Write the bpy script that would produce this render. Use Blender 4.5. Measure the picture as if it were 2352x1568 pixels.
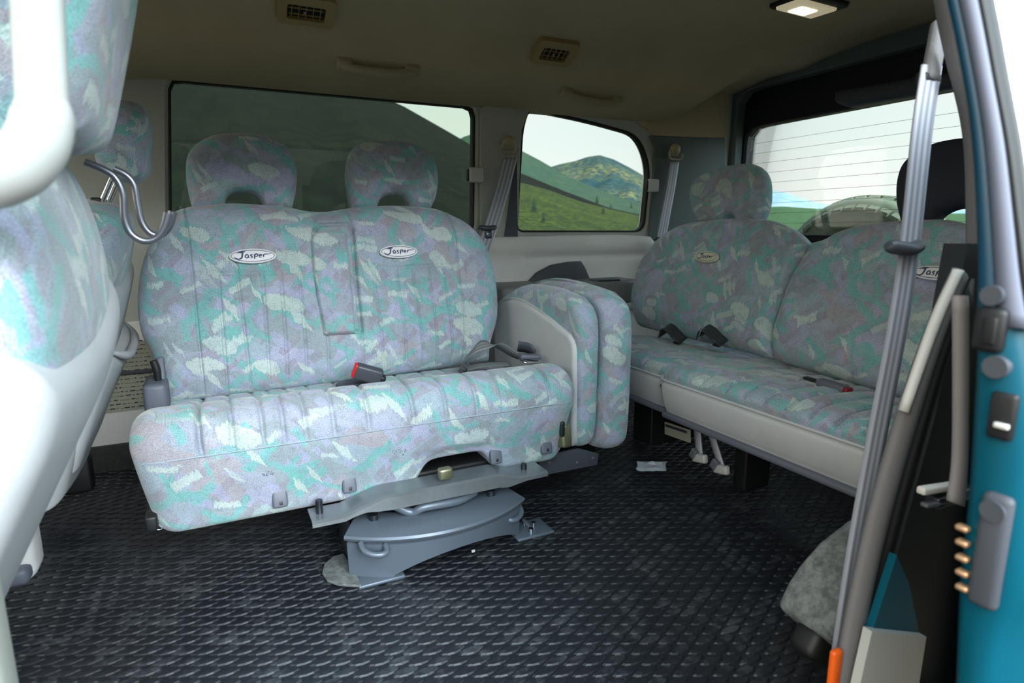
import bpy, bmesh, math, random
import numpy as np
from mathutils import Vector, Matrix

for o in list(bpy.data.objects): bpy.data.objects.remove(o)
SC = bpy.context.scene
COL = SC.collection
random.seed(7); rng = np.random.default_rng(5)

# ------------------------------------------------------------------ camera
CF = 1400.0; CAM = np.array([0.0, 0.0, 0.75])
PITCH = math.atan((784-515)/CF); YAW = math.atan(2874/math.hypot(CF, 784-515))
FH = np.array([math.cos(YAW), math.sin(YAW), 0]); RT = np.array([math.sin(YAW), -math.cos(YAW), 0])
FW = FH*math.cos(PITCH)+np.array([0, 0, -math.sin(PITCH)]); UP = np.cross(RT, FW)
cd = bpy.data.cameras.new('camera'); cam = bpy.data.objects.new('camera', cd); COL.objects.link(cam)
cam.matrix_world = Matrix(((RT[0], UP[0], -FW[0], CAM[0]), (RT[1], UP[1], -FW[1], CAM[1]), (RT[2], UP[2], -FW[2], CAM[2]), (0, 0, 0, 1)))
cd.sensor_width = 36; cd.lens = CF/2352*36; cd.clip_start = 0.02; cd.clip_end = 6000
cd.dof.use_dof = True; cd.dof.focus_distance = 1.65; cd.dof.aperture_fstop = 5.0
SC.camera = cam

def ray(px, py): return FW+RT*(px-1176)/CF+UP*(784-py)/CF
def P(px, py, x=None, y=None, z=None):
    """world point seen at a photo pixel, on the plane x=, y= or z="""
    d = ray(px, py); i, v = (0, x) if x is not None else (1, y) if y is not None else (2, z)
    return CAM+d*((v-CAM[i])/d[i])
def PP(px, py, O, N):
    d = ray(px, py); return CAM+d*(np.dot(np.array(O)-CAM, N)/np.dot(d, N))

# ------------------------------------------------------------------ colour management, sky, sun
SC.view_settings.view_transform = 'Standard'; SC.view_settings.look = 'None'
SC.view_settings.gamma = 1; SC.view_settings.use_curve_mapping = False
SC.view_settings.exposure = 0.0
def lin(c): return tuple((v/255/12.92 if v/255 <= .04045 else ((v/255+.055)/1.055)**2.4) for v in c)+(1,)

W = bpy.data.worlds.new('sky'); SC.world = W; W.use_nodes = True
nt = W.node_tree; nt.nodes.clear()
def N(t, k, **kw):
    n = t.nodes.new(k)
    for a, b in kw.items(): setattr(n, a, b)
    return n
wo = N(nt, 'ShaderNodeOutputWorld'); bg = N(nt, 'ShaderNodeBackground'); tc = N(nt, 'ShaderNodeTexCoord')
sep = N(nt, 'ShaderNodeSeparateXYZ'); nt.links.new(tc.outputs['Generated'], sep.inputs[0])
rampz = N(nt, 'ShaderNodeValToRGB'); nt.links.new(sep.outputs['Z'], rampz.inputs[0])
e = rampz.color_ramp.elements; e[0].position = 0.0; e[0].color = lin((250, 252, 246)); e[1].position = .5; e[1].color = lin((196, 226, 240))
x_ = e.new(.16); x_.color = lin((234, 246, 244)); x_ = e.new(.3); x_.color = lin((210, 234, 240))
mp = N(nt, 'ShaderNodeMapping'); mp.inputs['Scale'].default_value = (1.2, 1.2, 7); nt.links.new(tc.outputs['Generated'], mp.inputs[0])
cn = N(nt, 'ShaderNodeTexNoise'); cn.inputs['Scale'].default_value = 2.2; cn.inputs['Detail'].default_value = 5; nt.links.new(mp.outputs[0], cn.inputs[0])
cr = N(nt, 'ShaderNodeValToRGB'); nt.links.new(cn.outputs[0], cr.inputs[0])
cr.color_ramp.elements[0].position = .45; cr.color_ramp.elements[0].color = (0, 0, 0, 1); cr.color_ramp.elements[1].position = .68; cr.color_ramp.elements[1].color = (.75, .75, .75, 1)
cm = N(nt, 'ShaderNodeMix', data_type='RGBA'); nt.links.new(cr.outputs[0], cm.inputs[0]); nt.links.new(rampz.outputs[0], cm.inputs[6]); cm.inputs[7].default_value = lin((248, 244, 240))
# extra sky brightness added on the sun side, behind the camera, to fill the interior
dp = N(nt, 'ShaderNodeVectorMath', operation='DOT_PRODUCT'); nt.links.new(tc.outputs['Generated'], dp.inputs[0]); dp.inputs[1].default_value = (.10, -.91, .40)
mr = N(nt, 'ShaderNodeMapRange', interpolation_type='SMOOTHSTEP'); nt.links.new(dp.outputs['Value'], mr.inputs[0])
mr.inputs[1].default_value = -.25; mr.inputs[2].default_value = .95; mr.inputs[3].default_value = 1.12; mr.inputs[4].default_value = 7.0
dq = N(nt, 'ShaderNodeVectorMath', operation='DOT_PRODUCT'); nt.links.new(tc.outputs['Generated'], dq.inputs[0]); dq.inputs[1].default_value = (-.99, .0, .12)  # second sky lobe, added ahead of the van to brighten the ceiling
ms = N(nt, 'ShaderNodeMapRange', interpolation_type='SMOOTHSTEP'); nt.links.new(dq.outputs['Value'], ms.inputs[0]); ms.inputs[1].default_value = .45; ms.inputs[2].default_value = 1.0; ms.inputs[3].default_value = 0.0; ms.inputs[4].default_value = 1.6
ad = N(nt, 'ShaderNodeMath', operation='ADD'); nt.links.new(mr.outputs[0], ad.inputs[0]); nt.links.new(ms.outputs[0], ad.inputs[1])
wm = N(nt, 'ShaderNodeMapRange'); nt.links.new(dq.outputs['Value'], wm.inputs[0]); wm.inputs[1].default_value = .5; wm.inputs[2].default_value = 1.0
wx = N(nt, 'ShaderNodeMix', data_type='RGBA'); nt.links.new(wm.outputs[0], wx.inputs[0]); nt.links.new(cm.outputs[2], wx.inputs[6]); wx.inputs[7].default_value = lin((252, 240, 216))
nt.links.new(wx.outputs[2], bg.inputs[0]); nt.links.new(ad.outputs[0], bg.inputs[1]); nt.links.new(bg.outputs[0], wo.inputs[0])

sl = bpy.data.lights.new('sun', 'SUN'); sl.energy = 5.0; sl.angle = math.radians(35); sl.color = (.93, .97, 1.0)
so = bpy.data.objects.new('sun', sl); COL.objects.link(so)
so.rotation_euler = Vector((-.14, .88, -.44)).to_track_quat('-Z', 'Y').to_euler()

# ------------------------------------------------------------------ helpers
def mk(name, verts, faces, mat=None, parent=None, smooth=True, uv=None, recalc=False):
    me = bpy.data.meshes.new(name)
    me.from_pydata([tuple(map(float, v)) for v in verts], [], [tuple(int(i) for i in f) for f in faces])
    if recalc:
        bm = bmesh.new(); bm.from_mesh(me); bmesh.ops.recalc_face_normals(bm, faces=bm.faces); bm.to_mesh(me); bm.free()
    return link(name, me, mat, parent, smooth, uv)
def link(name, me, mat, parent, smooth=True, uv=None):
    if mat: me.materials.append(mat)
    if smooth: me.polygons.foreach_set('use_smooth', [True]*len(me.polygons))
    if uv is not None:
        l = me.uv_layers.new(name='UVMap'); vi = np.zeros(len(me.loops), int); me.loops.foreach_get('vertex_index', vi)
        l.data.foreach_set('uv', np.asarray(uv, float)[vi].ravel())
    o = bpy.data.objects.new(name, me); COL.objects.link(o)
    if parent: par(o, parent)
    return o
def wloc(o):
    l = Vector(o.location)
    while o.parent: o = o.parent; l = l+Vector(o.location)
    return l
def par(o, p): o.parent = p; o.location = Vector(o.location)-wloc(p)
def thing(name, label, cat, loc=(0, 0, 0), group=None):
    o = bpy.data.objects.new(name, None); o.empty_display_size = .05; COL.objects.link(o); o.location = tuple(map(float, loc))
    return tag(o, label, cat, group)
def tag(o, label, cat, group=None):
    o['label'] = label; o['category'] = cat
    if group: o['group'] = group
    return o
def struct(o, label=None):
    o['kind'] = 'structure'
    if label: o['label'] = label
    return o
def rbox(name, c, size, r, mat, parent=None, rot=None, seg=3):
    bm = bmesh.new(); bmesh.ops.create_cube(bm, size=1)
    for v in bm.verts: v.co = Vector((v.co.x*size[0], v.co.y*size[1], v.co.z*size[2]))
    if r > 0: bmesh.ops.bevel(bm, geom=bm.edges[:], offset=min(r, min(size)*.49), segments=seg, profile=.5, affect='EDGES')
    M = Matrix.Translation(Vector(tuple(map(float, c))))
    if rot is not None: M = M @ (rot if isinstance(rot, Matrix) else rotm(*rot))
    bm.transform(M); me = bpy.data.meshes.new(name); bm.to_mesh(me); bm.free()
    uvb = [(v.co.x+v.co.z*.4, v.co.y+v.co.z) for v in me.vertices] if mat and mat.name == 'patterned_fabric' else None
    o = link(name, me, mat, parent, smooth=(r > 0), uv=uvb)
    if r > 0: shade(o)
    return o
def shade(o, ang=38):
    me = o.data; bm = bmesh.new(); bm.from_mesh(me)
    for e in bm.edges:
        if len(e.link_faces) == 2 and e.calc_face_angle(0) > math.radians(ang): e.smooth = False
    bm.to_mesh(me); bm.free()
def rotm(rx, ry, rz): return (Matrix.Rotation(math.radians(rz), 4, 'Z') @ Matrix.Rotation(math.radians(ry), 4, 'Y') @ Matrix.Rotation(math.radians(rx), 4, 'X'))
def basis(X, Y, Z): return Matrix(((X[0], Y[0], Z[0], 0), (X[1], Y[1], Z[1], 0), (X[2], Y[2], Z[2], 0), (0, 0, 0, 1)))
def nrm(v): v = np.asarray(v, float); return v/np.linalg.norm(v)
def cat(pts, n=8, closed=False):
    """Catmull-Rom through the points"""
    p = [np.asarray(q, float) for q in pts]; out = []; m = len(p)
    rngs = range(m if closed else m-1)
    for i in rngs:
        a, b, c, d = (p[(i-1) % m] if closed or i > 0 else p[0]*2-p[1]), p[i], p[(i+1) % m], (p[(i+2) % m] if closed or i+2 < m else p[-1]*2-p[-2])
        for k in range(n):
            t = k/n; out.append(.5*((2*b)+(-a+c)*t+(2*a-5*b+4*c-d)*t*t+(-a+3*b-3*c+d)*t**3))
    if not closed: out.append(p[-1])
    return np.array(out)
def resample(p, n, closed=False):
    p = np.asarray(p, float)
    if closed: p = np.vstack([p, p[:1]])
    s = np.concatenate([[0], np.cumsum(np.linalg.norm(np.diff(p, axis=0), axis=1))])
    t = np.linspace(0, s[-1], n+1)[:-1] if closed else np.linspace(0, s[-1], n)
    return np.stack([np.interp(t, s, p[:, k]) for k in range(p.shape[1])], 1)
def tube(name, path, r, mat, parent=None, seg=12, smoothn=6, caps=True, flat=1.0):
    p = cat(path, smoothn) if smoothn > 1 else np.asarray(path, float)
    n = len(p); rr = np.interp(np.linspace(0, 1, n), np.linspace(0, 1, len(r)), r) if hasattr(r, '__len__') else np.full(n, r)
    T = np.gradient(p, axis=0); T /= np.linalg.norm(T, axis=1)[:, None]+1e-12
    a = np.array([0, 0, 1.0]) if abs(T[0][2]) < .9 else np.array([1.0, 0, 0])
    u = nrm(np.cross(T[0], a)); V = []; F = []
    for i in range(n):
        u = nrm(u-T[i]*np.dot(u, T[i])); w = np.cross(T[i], u)
        for k in range(seg):
            an = 2*math.pi*k/seg; V.append(p[i]+rr[i]*(math.cos(an)*u+flat*math.sin(an)*w))
    for i in range(n-1):
        for k in range(seg): F.append((i*seg+k, i*seg+(k+1) % seg, (i+1)*seg+(k+1) % seg, (i+1)*seg+k))
    if caps: F.append(tuple(range(seg))[::-1]); F.append(tuple((n-1)*seg+k for k in range(seg)))
    o = mk(name, V, F, mat, parent, recalc=True); shade(o, 60); return o
def ribbon(name, path, wid, width, thick, mat, parent=None, smoothn=8, uvlen=True):
    """strap: path of centre points, wid = list of across-vectors (interpolated)"""
    p = cat(path, smoothn); n = len(p)
    w = cat(wid, smoothn) if len(wid) > 1 else np.tile(np.asarray(wid[0], float), (n, 1))
    if len(w) != n: w = resample(w, n)
    w = w/np.linalg.norm(w, axis=1)[:, None]
    T = np.gradient(p, axis=0); T /= np.linalg.norm(T, axis=1)[:, None]+1e-12
    nn = np.cross(T, w); nn /= np.linalg.norm(nn, axis=1)[:, None]+1e-12
    s = np.concatenate([[0], np.cumsum(np.linalg.norm(np.diff(p, axis=0), axis=1))])
    prof = [(-.5, .5), (-.3, .62), (-.17, .5), (0, .62), (.17, .5), (.3, .62), (.5, .5), (.5, -.5), (0, -.5), (-.5, -.5)]
    V = []; U = []; F = []; m = len(prof)
    for i in range(n):
        for a, b in prof: V.append(p[i]+w[i]*a*width+nn[i]*b*thick); U.append((a+.5, s[i]))
    for i in range(n-1):
        for k in range(m): F.append((i*m+k, i*m+(k+1) % m, (i+1)*m+(k+1) % m, (i+1)*m+k))
    F.append(tuple(range(m))[::-1]); F.append(tuple((n-1)*m+k for k in range(m)))
    return mk(name, V, F, mat, parent, uv=U, recalc=True)
def prism(name, pts, vec, mat, parent=None, bevel=0, smooth=False):
    n = len(pts); vec = np.asarray(vec, float)
    V = [np.asarray(p, float) for p in pts]+[np.asarray(p, float)+vec for p in pts]
    F = [tuple(range(n))[::-1], tuple(range(n, 2*n))]+[(i, (i+1) % n, n+(i+1) % n, n+i) for i in range(n)]
    me = bpy.data.meshes.new(name); me.from_pydata([tuple(map(float, v)) for v in V], [], F)
    bm = bmesh.new(); bm.from_mesh(me); bmesh.ops.recalc_face_normals(bm, faces=bm.faces)
    if bevel:
        es = [e for e in bm.edges if len(e.link_faces) == 2 and e.calc_face_angle(0) > .4]
        bmesh.ops.bevel(bm, geom=es, offset=bevel, segments=3, profile=.5, affect='EDGES')
    bm.to_mesh(me); bm.free()
    o = link(name, me, mat, parent, smooth=smooth or bevel > 0)
    if smooth or bevel: shade(o, 30)
    return o
def merge(name, objs, mat=None, parent=None):
    bm = bmesh.new()
    for o in objs:
        me = o.data.copy(); me.transform(Matrix.Translation(wloc(o))); bm.from_mesh(me); bpy.data.meshes.remove(me)
    mats = [m for m in objs[0].data.materials]
    sm = len(objs[0].data.polygons) and objs[0].data.polygons[0].use_smooth
    for o in objs: bpy.data.objects.remove(o)
    me = bpy.data.meshes.new(name); bm.to_mesh(me); bm.free()
    o = bpy.data.objects.new(name, me); COL.objects.link(o)
    for m in mats: me.materials.append(m)
    if parent: par(o, parent)
    return o
def fillet(poly, r, n=6):
    """round the corners of a 2-D polygon; r scalar or list"""
    out = []; m = len(poly); poly = [np.asarray(p, float) for p in poly]
    for i in range(m):
        a, b, c = poly[i-1], poly[i], poly[(i+1) % m]; ri = r[i] if hasattr(r, '__len__') else r
        if ri <= 0: out.append(b); continue
        d1 = nrm(a-b); d2 = nrm(c-b); k = min(ri, np.linalg.norm(a-b)*.49, np.linalg.norm(c-b)*.49)
        s, e_ = b+d1*k, b+d2*k
        for j in range(n+1):
            t = j/n; out.append((1-t)**2*s+2*t*(1-t)*b+t*t*e_)
    return np.array(out)

def seg_near(pts, line):
    line = np.asarray(line, float); d = np.full(len(pts), 1e9); v = np.zeros_like(pts)
    for a, b in zip(line[:-1], line[1:]):
        ab = b-a; t = np.clip(((pts-a)@ab)/(ab@ab+1e-12), 0, 1); q = a+t[:, None]*ab; dd = np.linalg.norm(pts-q, axis=1); m = dd < d; d[m] = dd[m]; v[m] = (q-pts)[m]
    return d, v
def seg_dist(pts, line):
    line = np.asarray(line, float); d = np.full(len(pts), 1e9)
    for a, b in zip(line[:-1], line[1:]):
        ab = b-a; t = np.clip(((pts-a)@ab)/(ab@ab+1e-12), 0, 1); d = np.minimum(d, np.linalg.norm(pts-(a+t[:, None]*ab), axis=1))
    return d
def pillow(name, L, R, B, T, O, U, V, Wn, tf, tb, Rf, mat, parent=None, seams=(), bulge=None, nu=110, nv=90, pw=2.3, lines=(), Rb=None, uvs=1.0):
    """upholstered slab: four boundary curves in (u,v) metres, front thickness tf, back tb, edge radius Rf.
       seams: (polyline, depth, width).  bulge(u,v) adds to the front."""
    def q(n):
        s = np.linspace(0, 1, n); return .45*s+.55*(.5-.5*np.cos(math.pi*s))
    def rs(c, n):
        c = np.asarray(c, float); s = np.concatenate([[0], np.cumsum(np.linalg.norm(np.diff(c, axis=0), axis=1))])
        t = q(n)*s[-1]; return np.stack([np.interp(t, s, c[:, 0]), np.interp(t, s, c[:, 1])], 1)
    Bc, Tc, Lc, Rc = rs(B, nu), rs(T, nu), rs(L, nv), rs(R, nv)
    s = q(nu)[None, :, None]; t = q(nv)[:, None, None]
    G = (1-t)*Bc[None]+t*Tc[None]+(1-s)*Lc[:, None]+s*Rc[:, None]-((1-s)*(1-t)*Bc[0]+s*(1-t)*Bc[-1]+(1-s)*t*Tc[0]+s*t*Tc[-1])
    pts = G.reshape(-1, 2)
    bd = np.vstack([Bc, Rc, Tc[::-1], Lc[::-1]])
    d, nv_ = seg_near(pts, bd); ctr = pts.mean(0); no_ = nv_/(np.linalg.norm(nv_, axis=1)[:, None]+1e-9); z_ = np.linalg.norm(nv_, axis=1) < 1e-6
    no_[z_] = (pts-ctr)[z_]/(np.linalg.norm((pts-ctr)[z_], axis=1)[:, None]+1e-9)
    def prof(d, r): return (1-(1-np.clip(d/r, 0, 1))**pw)**(1/pw)
    f = tf*prof(d, Rf); b = -tb*prof(d, Rb or Rf)
    edge = np.zeros((nv, nu), bool); edge[0] = edge[-1] = True; edge[:, 0] = edge[:, -1] = True; edge = edge.ravel()
    k = prof(d, Rf); uvf = pts+no_*(tf-f)[:, None]; uvb = pts+no_*(tf-b)[:, None]+.37
    if bulge is not None: f = f+k*bulge(pts[:, 0], pts[:, 1])
    for ln, dep, wd in seams:
        dd = seg_dist(pts, ln); f = f-k*dep*np.exp(-(dd/wd)**2)
    f[edge] = 0; b[edge] = 0
    O, U, V, Wn = [np.asarray(a, float) for a in (O, U, V, Wn)]
    VF = O+pts[:, :1]*U+pts[:, 1:]*V+f[:, None]*Wn
    inner = np.where(~edge)[0]; VB = O+pts[inner, :1]*U+pts[inner, 1:]*V+b[inner, None]*Wn
    mb = np.arange(nu*nv); mb[inner] = nu*nv+np.arange(len(inner))
    F = []
    for j in range(nv-1):
        for i in range(nu-1):
            a = j*nu+i; qd = (a, a+1, a+1+nu, a+nu); F.append(qd); F.append((mb[qd[3]], mb[qd[2]], mb[qd[1]], mb[qd[0]]))
    uv = np.vstack([uvf, uvb[inner]-.37])+np.array([O[0]+O[1]*.7, O[2]])*uvs
    return mk(name, np.vstack([VF, VB]), F, mat, parent, uv=uv, recalc=True)
def frame(O, V, U):
    O, V, U = np.array(O, float), nrm(V), nrm(U); Wn = np.cross(U, V); return O, U, V, Wn
def topx(fr, pts, w=0):
    O, U, V, Wn = fr; out = []
    for a in pts:
        p = PP(a[0], a[1], O+Wn*w, Wn)-O; out.append((p@U, p@V))
    return np.array(out)
def w3(fr, uv, w=0): O, U, V, Wn = fr; return O+uv[0]*U+uv[1]*V+w*Wn

# ------------------------------------------------------------------ materials
MATS = {}
def mat(name, col, rough=.6, metal=0, bump=0, bscale=300, var=0, vscale=6, spec=.5, col2=None, coat=0):
    m = bpy.data.materials.new(name); m.use_nodes = True; t = m.node_tree; p = t.nodes['Principled BSDF']
    p.inputs['Base Color'].default_value = lin(col); p.inputs['Roughness'].default_value = rough; p.inputs['Metallic'].default_value = metal
    p.inputs['Specular IOR Level'].default_value = spec; p.inputs['Coat Weight'].default_value = coat
    tcn = N(t, 'ShaderNodeTexCoord')
    if var or col2:
        n = N(t, 'ShaderNodeTexNoise'); n.inputs['Scale'].default_value = vscale; n.inputs['Detail'].default_value = 6; n.inputs['Roughness'].default_value = .65
        t.links.new(tcn.outputs['Object'], n.inputs[0])
        r = N(t, 'ShaderNodeValToRGB'); t.links.new(n.outputs[0], r.inputs[0]); c2 = col2 or tuple(max(0, c*(1-var)) for c in col)
        r.color_ramp.elements[0].position = .35; r.color_ramp.elements[0].color = lin(c2); r.color_ramp.elements[1].position = .65; r.color_ramp.elements[1].color = lin(col)
        t.links.new(r.outputs[0], p.inputs['Base Color'])
    if bump:
        n = N(t, 'ShaderNodeTexNoise'); n.inputs['Scale'].default_value = bscale; n.inputs['Detail'].default_value = 3
        t.links.new(tcn.outputs['Object'], n.inputs[0]); b = N(t, 'ShaderNodeBump'); b.inputs['Strength'].default_value = bump; b.inputs['Distance'].default_value = .002
        t.links.new(n.outputs[0], b.inputs['Height']); t.links.new(b.outputs[0], p.inputs['Normal'])
    MATS[name] = m; return m

def fabric(name, gain=1.0, warm=0):
    m = bpy.data.materials.new(name); m.use_nodes = True; t = m.node_tree; p = t.nodes['Principled BSDF']; L = t.links.new
    p.inputs['Roughness'].default_value = .95; p.inputs['Specular IOR Level'].default_value = .15
    p.inputs['Sheen Weight'].default_value = .25; p.inputs['Sheen Roughness'].default_value = .5
    tcn = N(t, 'ShaderNodeTexCoord'); co = tcn.outputs['Object']
    def noise(scale, detail=3, src=co, rough=.5, dist=0):
        n = N(t, 'ShaderNodeTexNoise'); n.inputs['Scale'].default_value = scale; n.inputs['Detail'].default_value = detail; n.inputs['Roughness'].default_value = rough
        n.inputs['Distortion'].default_value = dist; L(src, n.inputs[0]); return n
    def vm(op, a, b):
        n = N(t, 'ShaderNodeVectorMath', operation=op)
        for i, s in enumerate((a, b)):
            if hasattr(s, 'node'): L(s, n.inputs[i])
            elif op == 'SCALE' and i == 1: n.inputs['Scale'].default_value = s
            else: n.inputs[i].default_value = s
        return n.outputs[0]
    def mt(op, a, b=0, c=None):
        n = N(t, 'ShaderNodeMath', operation=op)
        for i, s in enumerate((a, b, c)):
            if s is None: continue
            if hasattr(s, 'node'): L(s, n.inputs[i])
            else: n.inputs[i].default_value = s
        return n.outputs[0]
    def step(v, lo, hi):
        n = N(t, 'ShaderNodeMapRange', interpolation_type='SMOOTHSTEP'); L(v, n.inputs[0]); n.inputs[1].default_value = lo; n.inputs[2].default_value = hi; return n.outputs[0]
    def mix(f, a, b):
        n = N(t, 'ShaderNodeMix', data_type='RGBA')
        if hasattr(f, 'node'): L(f, n.inputs[0])
        else: n.inputs[0].default_value = f
        for s, i in ((a, 6), (b, 7)):
            if hasattr(s, 'node'): L(s, n.inputs[i])
            else: n.inputs[i].default_value = s
        return n.outputs[2]
    C0 = tcn.outputs['UV']
    wv_ = vm('SCALE', vm('SUBTRACT', noise(9, 2, C0).outputs['Color'], (.5, .5, .5)), .05)      # slow bend
    jm = vm('MULTIPLY', C0, (300, 45, 1)); jn = vm('MULTIPLY', vm('SUBTRACT', noise(1, 3, jm, .7).outputs['Color'], (.5, .5, .5)), (.004, .030, 0))
    C1 = vm('ADD', vm('ADD', C0, wv_), vm('MULTIPLY', jn, (.4, .35, 1))); C2 = vm('ADD', vm('ADD', C0, wv_), jn)
    def layer(src, ang, sx, sy, metric, seed, feature='F1'):
        r = N(t, 'ShaderNodeVectorRotate', rotation_type='Z_AXIS'); L(src, r.inputs['Vector']); r.inputs['Angle'].default_value = ang
        v = vm('ADD', vm('MULTIPLY', r.outputs[0], (sx, sy, 1)), (seed, seed*1.7, 0))
        n = N(t, 'ShaderNodeTexVoronoi', voronoi_dimensions='2D', feature=feature)
        if feature == 'F1': n.distance = metric
        n.inputs['Scale'].default_value = 1; n.inputs['Randomness'].default_value = .9; L(v, n.inputs[0])
        if feature != 'F1': return n.outputs['Distance'], None
        c_ = N(t, 'ShaderNodeSeparateColor'); L(n.outputs['Color'], c_.inputs[0]); return n.outputs['Distance'], c_.outputs
    def shard(src, ang, sx, sy, metric, seed, th, r, soft=.03):
        d, c_ = layer(src, ang, sx, sy, metric, seed)
        rr_ = mt('MULTIPLY', mt('ADD', mt('MULTIPLY', c_[1], .5), .6), r)
        return mt('MULTIPLY', step(c_[0], th, th+.01), mt('SUBTRACT', 1, step(mt('SUBTRACT', d, rr_), -soft, 0)))
    d0, c0 = layer(C1, .45, 13, 20, 'CHEBYCHEV', 3.3)
    ramp = N(t, 'ShaderNodeValToRGB'); ramp.color_ramp.interpolation = 'CONSTANT'; L(c0[0], ramp.inputs[0])
    cols = [(0, (156, 164, 178)), (.2, (146, 158, 166)), (.36, (160, 158, 166)), (.5, (150, 166, 178)), (.66, (164, 168, 190)), (.8, (144, 158, 164)), (.92, (158, 176, 180))]
    el = ramp.color_ramp.elements
    el[0].position = 0; el[0].color = lin(cols[0][1]); el[1].position = cols[1][0]; el[1].color = lin(cols[1][1])
    for pz, c in cols[2:]: x = el.new(pz); x.color = lin(c)
    c = ramp.outputs[0]
    c = mix(mt('MULTIPLY', shard(C1, -.7, 9, 30, 'CHEBYCHEV', 9.1, .45, .36), .6), c, lin((146, 142, 154)))
    c = mix(mt('MULTIPLY', shard(C1, .9, 14, 34, 'CHEBYCHEV', 19.1, .55, .36), .6), c, lin((164, 168, 198)))
    teal = mix(noise(30, 2).outputs[0], lin((108, 176, 168)), lin((122, 174, 178)))
    d5, c5 = layer(C2, .5, 7.5, 10.5, 'EUCLIDEAN', 91.3, 'DISTANCE_TO_EDGE')
    bandm = mt('MULTIPLY', mt('SUBTRACT', 1, step(d5, .07, .09)), step(noise(7, 1, C1).outputs[0], .49, .51))
    c = mix(mt('MULTIPLY', bandm, .75), c, teal)
    for ang, sx, sy, me_, sd, th, r, am in ((.62, 7, 30, 'CHEBYCHEV', 5.2, .80, .32, .85), (-.78, 8, 32, 'CHEBYCHEV', 12.4, .80, .32, .82), (.15, 9, 19, 'MANHATTAN', 23.7, .86, .42, .8), (1.3, 11, 36, 'CHEBYCHEV', 31.7, .82, .32, .8)):
        c = mix(mt('MULTIPLY', shard(C2, ang, sx, sy, me_, sd, th, r), am), c, teal)
    pale = mix(noise(7, 1).outputs[0], lin((178, 198, 202)), lin((198, 208, 196)))
    for ang, sx, sy, me_, sd, th, r in ((.35, 8, 15, 'EUCLIDEAN', 41.3, .80, .40), (-.5, 11, 34, 'CHEBYCHEV', 55.9, .86, .36), (1.0, 9, 38, 'MANHATTAN', 61.9, .80, .42), (.1, 10, 36, 'CHEBYCHEV', 88.1, .90, .34)):
        c = mix(mt('MULTIPLY', shard(C2, ang, sx, sy, me_, sd, th, r*1.14, .06), .30), c, lin((104, 118, 124)))
        c = mix(mt('MULTIPLY', shard(C2, ang, sx, sy, me_, sd, th, r), .78), c, pale)
    n4 = noise(24, 4, C2, .65, 1.0); scr = mt('SUBTRACT', 1, step(mt('ABSOLUTE', mt('SUBTRACT', n4.outputs[0], .5)), .004, .014))
    c = mix(mt('MULTIPLY', scr, .4), c, lin((100, 106, 116)))
    # woven grain
    g = noise(1, 2, vm('MULTIPLY', C0, (620, 430, 1)), .7); gr = step(g.outputs[0], .38, .62)
    du_ = N(t, 'ShaderNodeSeparateXYZ'); L(C0, du_.inputs[0]); kk = 2*math.pi/.0046
    dots = mt('MULTIPLY', mt('SINE', mt('MULTIPLY', mt('ADD', du_.outputs[0], du_.outputs[1]), kk)), mt('SINE', mt('MULTIPLY', mt('SUBTRACT', du_.outputs[0], du_.outputs[1]), kk)))
    dm_ = mt('MULTIPLY', step(dots, .0, .5), mt('ADD', .08, mt('MULTIPLY', step(noise(13, 3, C2).outputs[0], .42, .56), .34)))
    c = mix(dm_, c, lin((84, 84, 96)))
    g2 = noise(90, 3); grain = mt('ADD', mt('MULTIPLY', gr, .44), mt('MULTIPLY', g2.outputs[0], .20))
    grain = mt('ADD', grain, .66)
    c = vm('MULTIPLY', c, vm('SCALE', (gain, gain, gain), 1.0)) if gain != 1 else c
    vs = N(t, 'ShaderNodeVectorMath', operation='SCALE'); L(c, vs.inputs[0]); L(grain, vs.inputs['Scale'])
    L(vs.outputs[0], p.inputs['Base Color'])
    b = N(t, 'ShaderNodeBump'); b.inputs['Strength'].default_value = .35; b.inputs['Distance'].default_value = .0015; L(g.outputs[0], b.inputs['Height']); L(b.outputs[0], p.inputs['Normal'])
    MATS[name] = m; return m

FAB = fabric('patterned_fabric')
M_WELT = mat('welt_cord', (150, 164, 176), .9)
M_VINYL = mat('grey_vinyl', (190, 192, 195), .62, bump=.25, bscale=420, col2=(182, 184, 187), vscale=9)
M_TRIM = mat('trim_light_grey', (216, 214, 214), .68, bump=.3, bscale=500, col2=(208, 207, 203), vscale=5)
M_PILLAR = mat('pillar_beige_grey', (172, 174, 166), .7, bump=.3, bscale=450)
M_DPILLAR = mat('rear_pillar_grey', (88, 100, 100), .75, bump=.3, bscale=450)
M_HEAD = mat('headliner', (186, 171, 142), .95, bump=.5, bscale=600, col2=(176, 161, 131), vscale=3)
M_HANDLE = mat('beige_plastic', (160, 148, 122), .5)
M_DBEIGE = mat('vent_beige', (158, 136, 94), .5)
M_BLACK = mat('black_plastic', (20, 21, 23), .5)
M_BLACKR = mat('black_rubber', (12, 13, 14), .55)
M_DGREY = mat('dark_grey_plastic', (66, 69, 78), .55, bump=.15, bscale=500)
M_GREYP = mat('grey_plastic', (92, 96, 108), .5)
M_MGREY = mat('painted_metal_grey', (96, 106, 118), .36, .25, bump=.1, bscale=400)
M_PLATE = mat('zinc_plate', (140, 147, 152), .30, .55, col2=(122, 128, 130), vscale=10)
M_CHROME = mat('chrome', (215, 218, 222), .12, 1)
M_STEEL = mat('dark_steel', (70, 74, 80), .35, .8)
M_YEL = mat('zinc_yellow', (150, 150, 122), .35, .8)
M_RED = mat('red_plastic', (205, 18, 28), .4)
M_REDD = mat('dull_red_plastic', (120, 26, 36), .4)
M_WHITEP = mat('white_plastic', (176, 178, 176), .4, col2=(170, 172, 170), vscale=5)
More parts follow.
